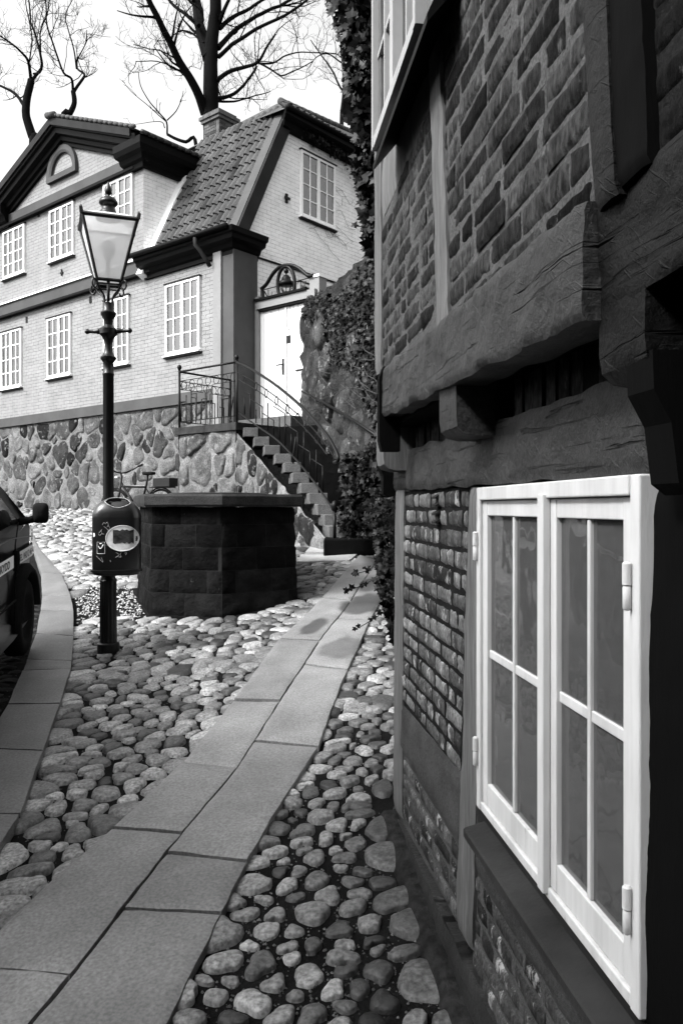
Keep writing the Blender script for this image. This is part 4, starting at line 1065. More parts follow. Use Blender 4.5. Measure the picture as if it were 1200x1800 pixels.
# ---- iron railing
rl = thing('iron_railing', 'black wrought-iron railing with rings running round the landing and down the stair', 'railing', loc=(-1.9, 14.1, 3.1))
def hp(x, y, z): return HF @ Vector((x, y, z))
A0 = hp(.45, -1.36, 3.12); A1 = hp(2.06, -1.36, 3.12); A2 = hp(.45, -.06, 3.12)
def panel(P, Q, name):
    up = Vector((0, 0, 1)); mb = MB(); H_ = 1.08
    mb.tube([P+up*H_, Q+up*H_], .020, 6); mb.tube([P+up*.90, Q+up*.90], .008, 5); mb.tube([P+up*.12, Q+up*.12], .010, 5)
    n = 7; L2 = (Q-P).length; d = (Q-P)/L2
    for k in range(n):
        c = P+d*(L2*(k+.6)/n)+up*.82; rr = .075
        mb.tube([c+d*rr*math.cos(t)+up*rr*math.sin(t) for t in [j*math.pi/8 for j in range(17)]], .0065, 5, caps=False)
    # stepped meander of bars
    hs = [.50, .50, .62, .74, .62, .62, .74, .74, .74, .50, .50, .74]; m_ = 10; last = None
    for k in range(m_+1):
        c = P+d*(L2*(k+.35)/(m_+.8)); h = [.50, .62, .74, .62, .50, .74, .74, .56, .74, .50, .62][k]
        mb.tube([c+up*.12, c+up*h], .010, 5)
        if k % 2 == 0: last = (c, h)
        else: mb.tube([last[0]+up*min(h, last[1]), c+up*min(h, last[1])], .008, 5)
    mb.tube([P+up*.745, P+d*L2*.45+up*.745], .007, 5); mb.tube([P+d*L2*.6+up*.745, Q+up*.745], .007, 5)
    return mb.build(name, M['iron'], rl, smooth=True)
panel(A0, A1, 'landing_panel'); panel(A0, A2, 'landing_panel')
for P in (A0, A1):
    mb = MB(); mb.tube([P-Vector((0, 0, .22)), P+Vector((0, 0, 1.12))], .024, 8)
    mb.lathe([(.012, P.z+1.10), (.03, P.z+1.12), (.045, P.z+1.16), (.035, P.z+1.20), (.008, P.z+1.215)], 12, (P.x, P.y)); mb.build('post', M['iron'], rl, smooth=True)
mb = MB(); mb.tube([A2, A2+Vector((0, 0, 1.1))], .022, 8); mb.build('post', M['iron'], rl)
def sd_(px):     # depth along the left edge of the stair for a photo column
    u = (px-600)/1400; a_, b_ = SA-Vector((.02, 0, 0)), SB; t = (a_.x-u*a_.y)/((a_.x-b_.x)-u*(a_.y-b_.y)); return a_.y+(b_.y-a_.y)*t
def s3(px, py): return at(px, py, sd_(min(px, 596)))
hand = [(417, 637), (435, 645), (460, 660), (485, 677), (510, 697), (533, 718), (556, 743), (575, 766), (587, 786), (594, 803), (593, 811), (587, 813)]
mb = MB(); mb.tube(curve([s3(*p) for p in hand], 5), .022, 7); mb.build('handrail', M['iron'], rl, smooth=True)
mid_ = [(418, 655), (445, 670), (475, 690), (510, 717), (545, 748), (572, 780), (590, 808)]
low_ = [(419, 667), (450, 685), (480, 706), (515, 733), (550, 768), (575, 800)]
strg = [(420, 726), (455, 751), (485, 772), (515, 802), (545, 838), (570, 872), (590, 905)]
mb = MB(); cm_ = curve([s3(*p) for p in mid_], 5); mb.tube(cm_, .009, 5); mb.tube(curve([s3(*p) for p in low_], 5), .008, 5); sc_ = curve([s3(*p) for p in strg], 5); mb.tube(sc_, .014, 5)
def yat(L2, px):
    for (a_, b_), (c_, d_) in zip(L2[:-1], L2[1:]):
        if a_ <= px <= c_: return b_+(d_-b_)*(px-a_)/(c_-a_)
    return L2[-1][1]
for px in (431, 450, 468, 486, 505, 523, 540, 557):
    c = s3(px, (yat(mid_, px)+yat(low_, px))/2); rr = .07
    mb.tube([c+Vector((rr*math.cos(t)*sdv.x, rr*math.cos(t)*sdv.y, rr*math.sin(t))) for t in [j*math.pi/8 for j in range(17)]], .0065, 5, caps=False)
hts = [.55, .75, .40, .62, .85, .45, .68, .92, .5, .72, .9, .55, .8, .6]
for k, px in enumerate((430, 440, 450, 461, 471, 481, 491, 501, 512, 523, 534, 545, 556, 567)):
    yl = yat(strg, px)-4; yh = yat(low_, px); y1 = yl+(yh-yl)*hts[k]; mb.tube([s3(px, yl), s3(px, y1)], .010, 5)
    if k % 2: mb.tube([s3(px, y1), s3(px-20 if px > 460 else px-10, y1-(13 if px > 460 else 6))], .008, 5)
mb.build('stair_panel', M['iron'], rl, smooth=True)
mb = MB(); p = s3(588, 905); mb.tube([Vector((p.x, p.y, 1.15)), Vector((p.x, p.y, 1.55))], .022, 8); mb.lathe([(.01, 1.54), (.04, 1.57), (.05, 1.62), (.03, 1.67), (.005, 1.69)], 10, (p.x, p.y))
mb.build('newel', M['iron'], rl, smooth=True)
for q_ in ([(520, 768), (516, 800), (515, 815)], [(412, 690), (406, 722), (405, 738), (412, 746)]):
    mb = MB(); mb.tube([s3(*v_) for v_ in q_], .012, 6); mb.build('stay', M['iron'], rl, smooth=True)

# ---- retaining wall and its handrail
rw = thing('retaining_wall', 'tall rough rubble wall beside the stair, overgrown with ivy at the top', 'wall', loc=(.2, 12.3, 1.1))
RA = Vector((-.70, 14.35, 0)); RB = Vector((1.45, 8.4, 0)); rdv = (RB-RA).normalized(); rnv = Vector((rdv.y, -rdv.x, 0)); rnv = rnv if rnv.x < 0 else -rnv; RLn = (RB-RA).length
def plR(a_, z, h): q = RA+rdv*a_+rnv*h; return (q.x, q.y, z)
rub2 = lambda x, y: min(max(rng.normal(.030, .015), .006), .08)
rubble('stone_face', 0, RLn, 1.0, 5.15, I4, rw, plR, spacing=(.75, .6), tone=rub2, H=.06, gap=.06).build('stone_face', M['rubble'], rw, smooth=True)
mortar_sheet(I4, -.05, RLn, .8, 5.2, plR, 60, 40, amp=.12).build('mortar', M['rubmortar2'], rw, smooth=True)
mb = MB(); c0 = RA-rnv*.02; c1 = RB-rnv*.02; bk = Vector((1, .3, 0))
mb.prism([(c0.x, c0.y, .6), (c1.x, c1.y, .6), (c1.x+3, c1.y+1.5, .6), (c0.x+.9, c0.y+.9, .6)], (0, 0, 4.5)); mb.build('wall_core', M['rubmortar2'], rw)
mb = MB()
def r3(px, py, off=.12):
    r = ray(px, py); P0 = RA+rnv*off; nY = (P0.x*rnv.x+P0.y*rnv.y)/(rnv.x*r[0]+rnv.y); return at(px, py, nY)
mb.tube([r3(531, 688), r3(570, 708), r3(620, 738), r3(675, 775)], .022, 8)
for px, py in ((571, 709), (655, 762)): p = r3(px, py); mb.tube([p, p-rnv*.14-Vector((0, 0, .03))], .014, 6)
wh = mb.build('wall_handrail', M['iron'], rw, smooth=True)
# dark earth bank and undergrowth bed at the foot of the stair, right side
mb = MB(); P = []
for i in range(15):
    P.append([])
    for j in range(15):
        x = .35+.9*i/14; y = 4.6+5.2*j/14; d = min(i, 14-i)/7
        P[-1].append((x+.05*y-.2, y, gz(x, y)-.05+.30*min(1, d*1.6)*min(1, min(j, 14-j)/3)+.05*noise.noise(Vector((x*4, y*4, 0)))))
mb.grid(P); bank = mb.build('earth_bank', M['soil'], smooth=True); tagp(bank, kind='structure')

# ================================================================== STONE BASIN / WELL
wt_ = thing('stone_well', 'squat blackened block-built stone basin with thick top slab beside the lamp', 'well', loc=(-1.4, 8.2, .6))
def wellz(x, y): return gz(x, y)-.08
top = 1.605; core = MB(); n = len(WELL)
cw = Vector((sum(p[0] for p in WELL)/n, sum(p[1] for p in WELL)/n))
def wp(i, z):   # battered outline
    f = 1+.05*max(0, (1.6-z)); p = WELL[i % n]; return (cw.x+(p[0]-cw.x)*(f-.03), cw.y+(p[1]-cw.y)*(f-.03))
core.add([(*wp(i, .4), .4) for i in range(n)]+[(*wp(i, top), top) for i in range(n)], [(i, (i+1) % n, n+(i+1) % n, n+i) for i in range(n)]+[tuple(range(n, 2*n))]); 
core.build('mortar_core', M['wellmortar'], wt_)
bl = MB()
for i in range(n):
    a_ = Vector(wp(i, 1)); b_ = Vector(wp(i+1, 1)); L2 = (b_-a_).length; z = .42; row = 0
    while z < top-.03:
        h = min(.205, top-z); s_ = 0 if row % 2 else -.17
        while s_ < L2:
            wdt = random.uniform(.30, .38); u0 = max(s_, 0)+.003; u1 = min(s_+wdt, L2)-.003; s_ += wdt
            if u1-u0 < .04: continue
            P = []
            for q in range(11):
                P.append([])
                for r_ in range(9):
                    u = (u0+(u1-u0)*q/10)/L2; zz = z+.003+(h-.006)*r_/8
                    A_ = Vector(wp(i, zz)); B_ = Vector(wp(i+1, zz)); p = A_.lerp(B_, u); d = (B_-A_).normalized(); nn_ = Vector((d.y, -d.x))
                    if nn_.dot(A_-cw) < 0: nn_ = -nn_
                    e = min(q, 10-q, r_, 8-r_); o_ = [.001, .009, .012, .014, .015][min(e, 4)]+.012*noise.noise(Vector((p.x*9, p.y*9+row*3, zz*11)))*(1 if e else 0)
                    p = p+nn_*o_; P[-1].append((p.x, p.y, zz))
            bl.grid(P, random.uniform(.5, 1.5))
        z += h; row += 1
bl.build('block_wall', M['well'], wt_, smooth=True, sharp=50)
sb = MB(); m_ = []
ringz = [(1.0, 1.607), (1.062, 1.607), (1.075, 1.625), (1.075, 1.70), (1.06, 1.722), (.8, 1.722), (0.05, 1.722)]
def wsub(t, f):    # outline with 6 points per side
    i = int(t); u = t-i; a_ = WELL[i % n]; b_ = WELL[(i+1) % n]; x = a_[0]+(b_[0]-a_[0])*u; y = a_[1]+(b_[1]-a_[1])*u
    return (cw.x+(x-cw.x)*f, cw.y+(y-cw.y)*f)
P = [[(*wsub(k/6, f), z+.004*noise.noise(Vector((k*.7, z*9, 0)))) for (f, z) in ringz] for k in range(n*6+1)]
sb.grid(P); sb.build('top_slab', M['wellslab'], wt_, smooth=True, sharp=35)
lid = MB(); lid.lathe([(.52, 1.724), (.52, 1.742), (.50, 1.75), (.0, 1.752)], 32, (cw.x+.02, cw.y+.1)); lid.build('lid', M['darkgrey'], wt_)

# ================================================================== STREET LAMP
LX, LY = -1.812, 6.2
lamp = thing('street_lamp', 'black cast-iron street lamp with frosted four-sided lantern and ladder bar', 'street lamp', loc=(LX, LY, gz(LX, LY)))
def zl(py): return EYE+(892-py)/1400*LY
c = (LX, LY)
mb = MB(); z0 = gz(LX, LY)-.05
mb.lathe([(.085, z0), (.085, z0+.09), (.068, z0+.10)], 20, c)
mb.lathe([(.066, z0+.10), (.064, zl(1030)), (.064, zl(1020))], 28, c, flute=.09)
mb.lathe([(.066, zl(1020)), (.052, zl(1014)), (.062, zl(1008)), (.062, zl(1003)), (.045, zl(998))], 24, c)
mb.build('base', M['lampiron'], lamp, smooth=True, sharp=50)
mb = MB()
mb.lathe([(.045, zl(1000)), (.041, zl(900)), (.041, zl(660)), (.044, zl(659)), (.044, zl(656)), (.040, zl(655)), (.039, zl(638)), (.050, zl(634)), (.060, zl(631)), (.060, zl(628)), (.046, zl(625)), (.033, zl(618)), (.030, zl(606)),
          (.036, zl(598)), (.052, zl(591)), (.068, zl(588)), (.070, zl(579)), (.052, zl(576)), (.034, zl(572)), (.036, zl(562)), (.058, zl(554)), (.060, zl(550)), (.044, zl(546)), (.044, zl(533)), (.02, zl(532))], 24, c)
mb.build('column', M['lampiron'], lamp, smooth=True, sharp=45)
mb = MB(); t = R(-6); d = Vector((math.cos(t), math.sin(t), 0)); C_ = Vector((LX, LY, zl(582)))
for sgn in (-1, 1):
    mb = MB(); p = [C_+d*sgn*q for q in (.06, .08, .10, .15, .165, .175, .19)]; mb.tube(p, [.020, .024, .018, .014, .020, .022, .008], 10)
    mb.build('ladder_bar', M['lampiron'], lamp, smooth=True)
ang = R(20); e1 = Vector((math.cos(ang), math.sin(ang), 0)); e2 = Vector((-math.sin(ang), math.cos(ang), 0))     # front face normal is -e2
ZB, ZT = zl(497)-.0, zl(395); wb, wt2 = .090, .200
def lc(sx, sy, w_, z): return Vector((LX, LY, z))+e1*sx*w_+e2*sy*w_
mb = MB(); cs = [(-1, -1), (1, -1), (1, 1), (-1, 1)]
for i, (sx, sy) in enumerate(cs):
    nx_, ny_ = cs[(i+1) % 4]
    mb.tube([lc(sx, sy, wb, ZB), lc(sx, sy, wt2, ZT)], .012, 4)
    mb.tube([lc(sx, sy, wt2, ZT), lc(nx_, ny_, wt2, ZT)], .017, 4); mb.tube([lc(sx, sy, wb, ZB), lc(nx_, ny_, wb, ZB)], .013, 4)
    mb.tube([lc(sx, sy, wt2*1.03, ZT), lc(sx, sy, wt2*1.06, ZT+.04), lc(sx, sy, wt2*1.04, ZT+.055)], [.016, .014, .006], 6)
mb.build('lantern_frame', M['lampiron'], lamp)
frost = bpy.data.materials.new('frosted_glass'); frost.use_nodes = True; N = frost.node_tree.nodes; L = frost.node_tree.links; N.clear()
o_ = N.new('ShaderNodeOutputMaterial'); mx_ = N.new('ShaderNodeMixShader'); tl = N.new('ShaderNodeBsdfTranslucent'); df = N.new('ShaderNodeBsdfDiffuse'); tr_ = N.new('ShaderNodeBsdfTransparent'); m2_ = N.new('ShaderNodeMixShader')
tl.inputs[0].default_value = (.95, .95, .95, 1); df.inputs[0].default_value = (.85, .85, .85, 1); tr_.inputs[0].default_value = (.95, .95, .95, 1)
mx_.inputs[0].default_value = .5; L.new(df.outputs[0], mx_.inputs[1]); L.new(tl.outputs[0], mx_.inputs[2]); m2_.inputs[0].default_value = .22
L.new(mx_.outputs[0], m2_.inputs[1]); L.new(tr_.outputs[0], m2_.inputs[2]); L.new(m2_.outputs[0], o_.inputs[0])
for i, (sx, sy) in enumerate(cs):
    nx_, ny_ = cs[(i+1) % 4]; g = MB(); g.add([lc(sx, sy, wb*.97, ZB), lc(nx_, ny_, wb*.97, ZB), lc(nx_, ny_, wt2*.97, ZT), lc(sx, sy, wt2*.97, ZT)], [(0, 1, 2, 3)]); g.build('lantern_pane', frost, lamp)
g = MB(); za, zb_ = ZT+.004, zl(383); P = []
for k, (w_, z) in enumerate([(wt2*.98, za), (wt2*.80, za+.030), (wt2*.6, za+.052), (wt2*.42, zb_+.01)]):
    P.append([lc(sx, sy, w_, z) for sx, sy in cs+[cs[0]]])
g.grid(P); g.build('lantern_roof', frost, lamp)
mb = MB(); mb.lathe([(.094, zl(386)), (.092, zl(383)), (.072, zl(378)), (.066, zl(373)), (.060, zl(371)), (.052, zl(368)), (.050, zl(364)), (.062, zl(361)), (.073, zl(358)), (.073, zl(355)), (.060, zl(350)), (.035, zl(347)), (.014, zl(345)), (.012, zl(343)), (.024, zl(340)), (.028, zl(335)), (.020, zl(329)), (.008, zl(323)), (.004, zl(320))], 24, c); mb.build('finial', M['lampiron'], lamp, smooth=True, sharp=50)
mb = MB(); mb.lathe([(.012, ZB), (.012, ZB+.10), (.02, ZB+.11), (.014, ZB+.16), (.04, ZB+.2), (.055, ZB+.26), (.045, ZB+.31), (.01, ZB+.33)], 16, c); mb.build('lamp_bulb', M['darkgrey'], lamp, smooth=True)
mb = MB()
for sx, sy in cs:
    a_ = lc(sx, sy, .03, zl(533)); b_ = lc(sx, sy, wb*1.0, ZB-.02)
    mb.tube(curve([a_, lc(sx, sy, .035, zl(522)), lc(sx, sy, .075, zl(510)), b_, lc(sx, sy, wb*1.3, ZB-.005), lc(sx, sy, wb*1.38, ZB-.05), lc(sx, sy, wb*1.15, ZB-.075), lc(sx, sy, wb*1.02, ZB-.05)], 5), .0075, 5)
mb.tube([(LX, LY, zl(533)), (LX, LY, ZB)], .012, 6)
for k in range(4):
    sx, sy = cs[k]; nx_, ny_ = cs[(k+1) % 4]; mb.tube([lc(sx, sy, wb, ZB-.03), lc(nx_, ny_, wb, ZB-.03)], .006, 4)
mb.build('scroll_brackets', M['lampiron'], lamp, smooth=True)

# ================================================================== LITTER BIN
BXc, BYc = -1.70, 6.04
lb = thing('litter_bin', 'dark enamel dome-topped litter bin with worn stickers on the lamp column', 'litter bin', loc=(BXc, BYc, 1.1))
def zb2(py): return EYE+(892-py)/1400*(BYc-.1)
hw, hd, ex = .178, .135, 3.2
def se(t, rx, ry):  # rounded-box outline
    c_, s_ = math.cos(t), math.sin(t); return (math.copysign(abs(c_)**(2/ex), c_)*rx, math.copysign(abs(s_)**(2/ex), s_)*ry)
br = Matrix.Rotation(R(12), 4, 'Z'); BF = Matrix.Translation((BXc, BYc, 0)) @ br
def ringb(f, z, n=48): return [(*se(2*math.pi*k/n, hw*f, hd*f), z) for k in range(n+1)]
z1, z2, z3 = zb2(1004), zb2(910), zb2(875)
mb = MB(BF); mb.grid([ringb(.97, z1-.02), ringb(.97, z1), ringb(1.0, z1+.012), ringb(1, (z1+z2)/2), ringb(1, z2)])
# domed top leaning up to the back with an opening in front
rows = []
for k in range(9):
    a_ = k/8*math.pi/2*.93; f = math.cos(a_)**.8; rows.append(ringb(f, z2+(z3-z2)*math.sin(a_)))
mb.grid(rows); mb.add(rows[-1][:-1], [tuple(range(48))]); mb.build('body', M['bin'], lb, smooth=True, sharp=50)
mb = MB(BF); mb.grid([ringb(.98, z1+.012), ringb(1.05, z1+.008), ringb(1.05, z1-.006), ringb(.94, z1-.03), ringb(.8, z1-.034)]); mb.add(ringb(.8, z1-.034)[:-1], [tuple(range(48))]); mb.build('base_rim', M['bin'], lb, smooth=True, sharp=30)
# opening: dark D-shape lying on the dome with a raised bright lip
def dome(x, y):
    lo, hi = 0.0, 1.0
    ff = (abs(x/hw)**ex+abs(y/hd)**ex)**(1/ex); a_ = math.acos(min(1, max(.02, ff))**(1/.8)); return z2+(z3-z2)*math.sin(min(a_, math.pi/2*.93))
D = []
for k in range(28):
    t = 2*math.pi*k/28; x = .092*math.cos(t)*(1 if math.sin(t) < .2 else .92); y = -.080+.042*math.sin(t); D.append((x+.012, y, dome(x+.012, y)+.003))
mb = MB(BF); mb.add(D+[(.012, -.08, dome(.012, -.08)+.003)], [(k, (k+1) % 28, 28) for k in range(28)]); mb.build('opening', mat('bin_opening_black', .002, 1, spec=0), lb)
mb = MB(BF); mb.tube(D+[D[0]], .0045, 6, caps=False); mb.build('opening_rim', mat('worn_rim', .25, .4, .5, 40), lb, smooth=True)
def onbin(x, z, h=.002):   # point on the front face of the bin
    y = -hd*(max(0, 1-abs(x/hw)**ex))**(1/ex); return (x, y-h, z)
def disc(cx_, cz_, rx, rz, h, n=40, rag=0):
    rows = [[onbin(cx_, cz_, h)]*(n+1)]
    for f in (.35, .7, 1): rows.append([onbin(cx_+rx*f*math.cos(2*math.pi*k/n)*(1+rag*noise.noise(Vector((k*.6 % n, f, 3)))), cz_+rz*f*math.sin(2*math.pi*k/n)*(1+rag*noise.noise(Vector((k*.6, f, 8)))), h) for k in range(n+1)])
    return rows
zc = zb2(946)
mb = MB(BF); mb.grid(disc(.048, zc, .118, .094, .004)); mb.build('sticker', M['sticker'], lb, smooth=True)
mb = MB(BF); mb.tube([onbin(.048+.119*math.cos(t), zc+.095*math.sin(t), .005) for t in [k*math.pi/24 for k in range(49)]], .0025, 5, caps=False); mb.build('sticker_rim', M['stickerw'], lb)
mb = MB(BF); P = [[onbin(-.02+.15*i/9, zc+.062-.098*j/4+.016*noise.noise(Vector((i*.9, j*.8, 2))), .0062) for j in range(5)] for i in range(10)]; mb.grid(P); mb.build('torn_poster', mat('torn_sticker', .05, .6, .8, 18, spots=(.5, .62, 14)), lb)
mb = MB(BF); mb.grid(disc(-.158, zb2(940), .007, .016, .003, 16)); mb.build('sticker', M['stickerw'], lb)
z_ = zb2(962); x_ = -.106
mb = MB(BF); mb.tube([onbin(x_-.028, z_-.045, .003), onbin(x_+.028, z_-.045, .003), onbin(x_+.028, z_+.04, .003), onbin(x_-.028, z_+.04, .003), onbin(x_-.028, z_-.045, .003)], .0016, 4)
mb.tube(curve([onbin(x_-.02, z_+.012, .003), onbin(x_-.008, z_-.006, .003), onbin(x_+.006, z_, .003), onbin(x_+.018, z_+.026, .003)], 4), .0035, 4); mb.tube([onbin(x_-.01, z_+.028, .003), onbin(x_+.005, z_+.03, .003)], .003, 4); mb.build('sticker', M['stickerw'], lb)
mb = MB(BF)
for pts in ([(-.095, .10), (-.085, .115), (-.07, .108), (-.062, .12), (-.052, .10), (-.062, .085), (-.05, .09), (-.042, .078)], [(-.085, .088), (-.07, .078), (-.055, .06), (-.05, .04), (-.06, .03)], [(-.12, .04), (-.105, .055), (-.10, .035), (-.115, .022), (-.125, .035)], [(-.10, .035), (-.082, .03)], [(-.105, .055), (-.098, .068)],
            [(.0, -.105), (.018, -.115), (.018, -.13), (-.002, -.142)], [(.04, -.105), (.032, -.12), (.04, -.138), (.02, -.138)], [(-.14, -.13), (-.11, -.16), (-.09, -.175), (-.105, -.14)], [(-.04, -.16), (-.035, -.175)], [(.06, -.11), (.08, -.108), (.07, -.125)]):
    mb.tube(curve([onbin(a_, zc+b_, .0015) for a_, b_ in pts], 4), .0022, 4)
mb.build('scrawl', M['scrawl'], lb)
mb = MB(BF); mb.box((-.05, .10, z1+.06), (.05, .17, z1+.10)); mb.box((-.05, .10, z2-.08), (.05, .17, z2-.04)); mb.build('bracket', M['iron'], lb)

# ================================================================== CAR
cdir = Vector((-.187, .982, 0)); crt = Vector((.982, .187, 0)); cup = Vector((0, -.07, 1)).normalized()
CO = Vector((-2.517, 6.6, 0)); CO.z = gz(CO.x, CO.y)
CFx = Matrix(((crt.x, cdir.x, 0, CO.x), (crt.y, cdir.y, 0, CO.y), (0, .07, 1, CO.z), (0, 0, 0, 1)))   # x right (0 = right side), y forward (0 = near the nose), z up
car = thing('parked_car', 'dark parked car with white lettered side stripe, cut by the left edge', 'car', mtx=Matrix.Translation(CO) @ Matrix.Rotation(math.atan2(cdir.y, cdir.x)-math.pi/2, 4, 'Z'))
W_ = 1.68
# side silhouette (y, z) and tumblehome
sil = [(-4.1, .34), (-4.15, .6), (-4.12, 1.0), (-4.0, 1.5), (-3.85, 1.70), (-3.0, 1.77), (-2.2, 1.76), (-1.85, 1.71), (-1.3, 1.52), (-.80, 1.29), (-.30, 1.06), (-.12, .96), (-.02, .82), (.04, .62), (.05, .40), (-.02, .26), (-.12, .24)]
def inw(z): return .0 if z < .90 else (z-.90)*.22
def body_y(y, z): return y
mb = MB(CFx)
outline = sil+[(-.9, .22), (-2.2, .22), (-3.4, .22)]
def rnd(y, z):  # nose and tail pulled in at the corners
    e = max(0, y+.28)/.33; t = max(0, -3.85-y)/.33; return .10*min(1, e)**2+.06*min(1, t)**2
nz_ = len(outline)
cols_ = []
for f, ad in ((0, .05), (.02, .015), (.06, 0)):
    cols_.append([(-inw(z)-rnd(y, z)-f-ad*0, y*1.0-(.0 if f else .0), z if z < 1.3 else z-(.02 if f == 0 else 0)) for y, z in outline])
left = [[(-W_-x_[0], x_[1], x_[2]) for x_ in c_] for c_ in cols_[::-1]]
allc = cols_+left
P = [c_+[c_[0]] for c_ in allc]; mb.grid(P)
# side skins
for c_, flip in ((allc[0], 0), (allc[-1], 1)):
    zs_ = [.22, .55, .86, .95]
    mb.add(c_, [tuple(range(nz_)) if not flip else tuple(range(nz_))[::-1]])
bodyo = mb.build('body', M['carpaint'], car, smooth=True, sharp=28)
def csurf(y, z, h=.003): return (-inw(z)-rnd(y, z)+h, y, z)
# side glass
g = MB(CFx); yy = [(-.62, 1.05), (-1.75, 1.02), (-1.75, 1.58), (-1.50, 1.54)]; g.add([csurf(y, z, .004) for y, z in yy], [(0, 1, 2, 3)]); g.build('side_window', M['carglass'], car)
g = MB(CFx); yy = [(-1.85, 1.02), (-3.4, 1.02), (-3.4, 1.60), (-1.85, 1.60)]; g.add([csurf(y, z, .004) for y, z in yy], [(0, 1, 2, 3)]); g.build('side_window', M['carglass'], car)
g = MB(CFx); g.add([(-.20, -.33, 1.085), (-W_+.20, -.33, 1.085), (-W_+.26, -1.27, 1.52), (-.26, -1.27, 1.52)], [(0, 1, 2, 3)]); g.build('windscreen', M['carglass'], car)
g = MB(CFx); g.tube([csurf(-3.9, .93, .004), csurf(-.9, .95, .004), csurf(-.25, .90, .004)], .006, 5); g.build('crease', mat('dull_trim', .06, .35), car)
g = MB(CFx); g.tube([csurf(-.62, .985, .006), csurf(-.50, 1.0, .006), csurf(-.42, 1.01, .006)], .006, 5); g.build('trim', M['chrome'], car)
g = MB(CFx); g.tube([csurf(-.86, .28, .002), csurf(-.86, .90, .002), csurf(-.60, 1.04, .002)], .005, 4); g.build('panel_gap', M['rubber'], car)
g = MB(CFx); g.tube([csurf(-3.6, .50, .004), csurf(-.85, .50, .004)], .010, 5); g.build('sill_moulding', M['rubber'], car)
g = MB(CFx); g.tube([csurf(-.86, .86, .010), csurf(-.86, .80, .014), csurf(-.87, .71, .010)], .022, 6); g.build('side_moulding', M['rubber'], car)
def band_(y0, y1, zt, zb_, nm, m, h):
    g = MB(CFx); g.grid([[csurf(y0+(y1-y0)*i/20, zt, h), csurf(y0+(y1-y0)*i/20, zb_, h)] for i in range(21)]); g.build(nm, m, car)
band_(-3.9, -.93, .835, .745, 'side_stripe', M['stripe'], .006); band_(-.80, .02, .835, .745, 'side_stripe', M['stripe'], .006)
g = MB(CFx); text_into(g, 'SKYDD', (.010, -1.40, .762), (0, 1, 0), (0, 0, 1), .078, width=.33); g.build('lettering', M['ink'], car)
g = MB(CFx); text_into(g, 'TEL. 042/12 45 40', (.010, -.77, .764), (0, 1, 0), (0, 0, 1), .072, width=.58); g.build('lettering', M['ink'], car)
# mirror, indicator, wheels, bumper
g = MB(CFx)
def rbox(mb, c_, s_, e=4):
    rows = []
    for k in range(7):
        a_ = -math.pi/2+math.pi*k/6; f = max(.02, math.cos(a_))**.4; rows.append([(c_[0]+math.copysign(abs(math.cos(t))**(2/e), math.cos(t))*s_[0]*f, c_[1]+math.sin(a_)*s_[1], c_[2]+math.copysign(abs(math.sin(t))**(2/e), math.sin(t))*s_[2]*f) for t in [2*math.pi*j/20 for j in range(21)]])
    mb.grid(rows); mb.add(rows[0][:-1], [tuple(range(20))]); mb.add(rows[-1][:-1], [tuple(range(20))])
rbox(g, (.105, -.45, 1.10), (.060, .05, .080)); g.tube([(-.06, -.47, 1.03), (.08, -.46, 1.06)], .028, 6); g.build('wing_mirror', M['rubber'], car, smooth=True)
g = MB(CFx); g.box(csurf(-.22, .86, .001), csurf(-.18, .93, .008)); g.build('side_marker', M['stripe'], car)
g = MB(CFx); g.box((-.35, .045, .60), (-.10, .06, .72)); g.build('headlight', M['chrome'], car)
for yv in (-.44, -3.3):
    for xv in (-.07, -W_+.07):
        prof = []
        g = MB(CFx); rows = []
        for (r_, ox) in ((.18, -.06), (.27, -.075), (.295, -.055), (.30, 0), (.295, .055), (.27, .078), (.19, .075), (.17, .05), (.03, .04)):
            rows.append([(xv+(ox if xv > -.5 else -ox), yv+r_*math.cos(t), .30+r_*math.sin(t)) for t in [2*math.pi*j/28 for j in range(29)]])
        g.grid(rows); wo_ = g.build('wheel', M['rubber'], car, smooth=True, sharp=50)
# flared wheel arch
g = MB(CFx); rows = []
for k in range(15):
    t = math.pi*(.02+.96*k/14); rows.append([(-.06, -.44+.345*math.cos(t), .30+.345*math.sin(t)), (.035, -.44+.345*math.cos(t), .30+.345*math.sin(t)), (.040, -.44+.365*math.cos(t), .30+.365*math.sin(t)), (.004, -.44+.41*math.cos(t), .30+.41*math.sin(t)), (-.06, -.44+.41*math.cos(t), .30+.41*math.sin(t))])
g.grid(rows); g.build('wheel_arch', M['rubber'], car, smooth=True)

# ================================================================== BICYCLE
BO = Vector((-3.44, 13.6, 0)); BO.z = gz(BO.x, BO.y)+.08
bd = Vector((-.767, .50, 0)).normalized()
KF = Matrix(((bd.x, -bd.y, 0, BO.x), (bd.y, bd.x, 0, BO.y), (0, 0, 1, BO.z), (0, 0, 0, 1)))    # x forward
bk_ = thing('bicycle', 'dark bicycle parked behind the basin against the stone base', 'bicycle', mtx=KF)
g = MB(KF); bb = (0, 0, .28); hd_ = (.46, 0, .80); se_ = (-.17, 0, .78)
g.tube([hd_, bb], .022, 7); g.tube([(-.15, 0, .72), (.47, 0, .74)], .020, 7); g.tube([bb, se_, (-.20, 0, .93)], .018, 7); g.tube([bb, (-.50, .03, .34)], .012, 6); g.tube([(-.15, 0, .70), (-.50, .03, .34)], .012, 6); g.tube([(.44, 0, .93), (.50, 0, .62), (.60, 0, .34)], .018, 7)
g.build('frame', M['iron'], bk_, smooth=True)
g = MB(KF); g.tube([(-.15, 0, .735), (.47, 0, .757)], .010, 5); g.build('top_tube_highlight', M['chrome'], bk_)
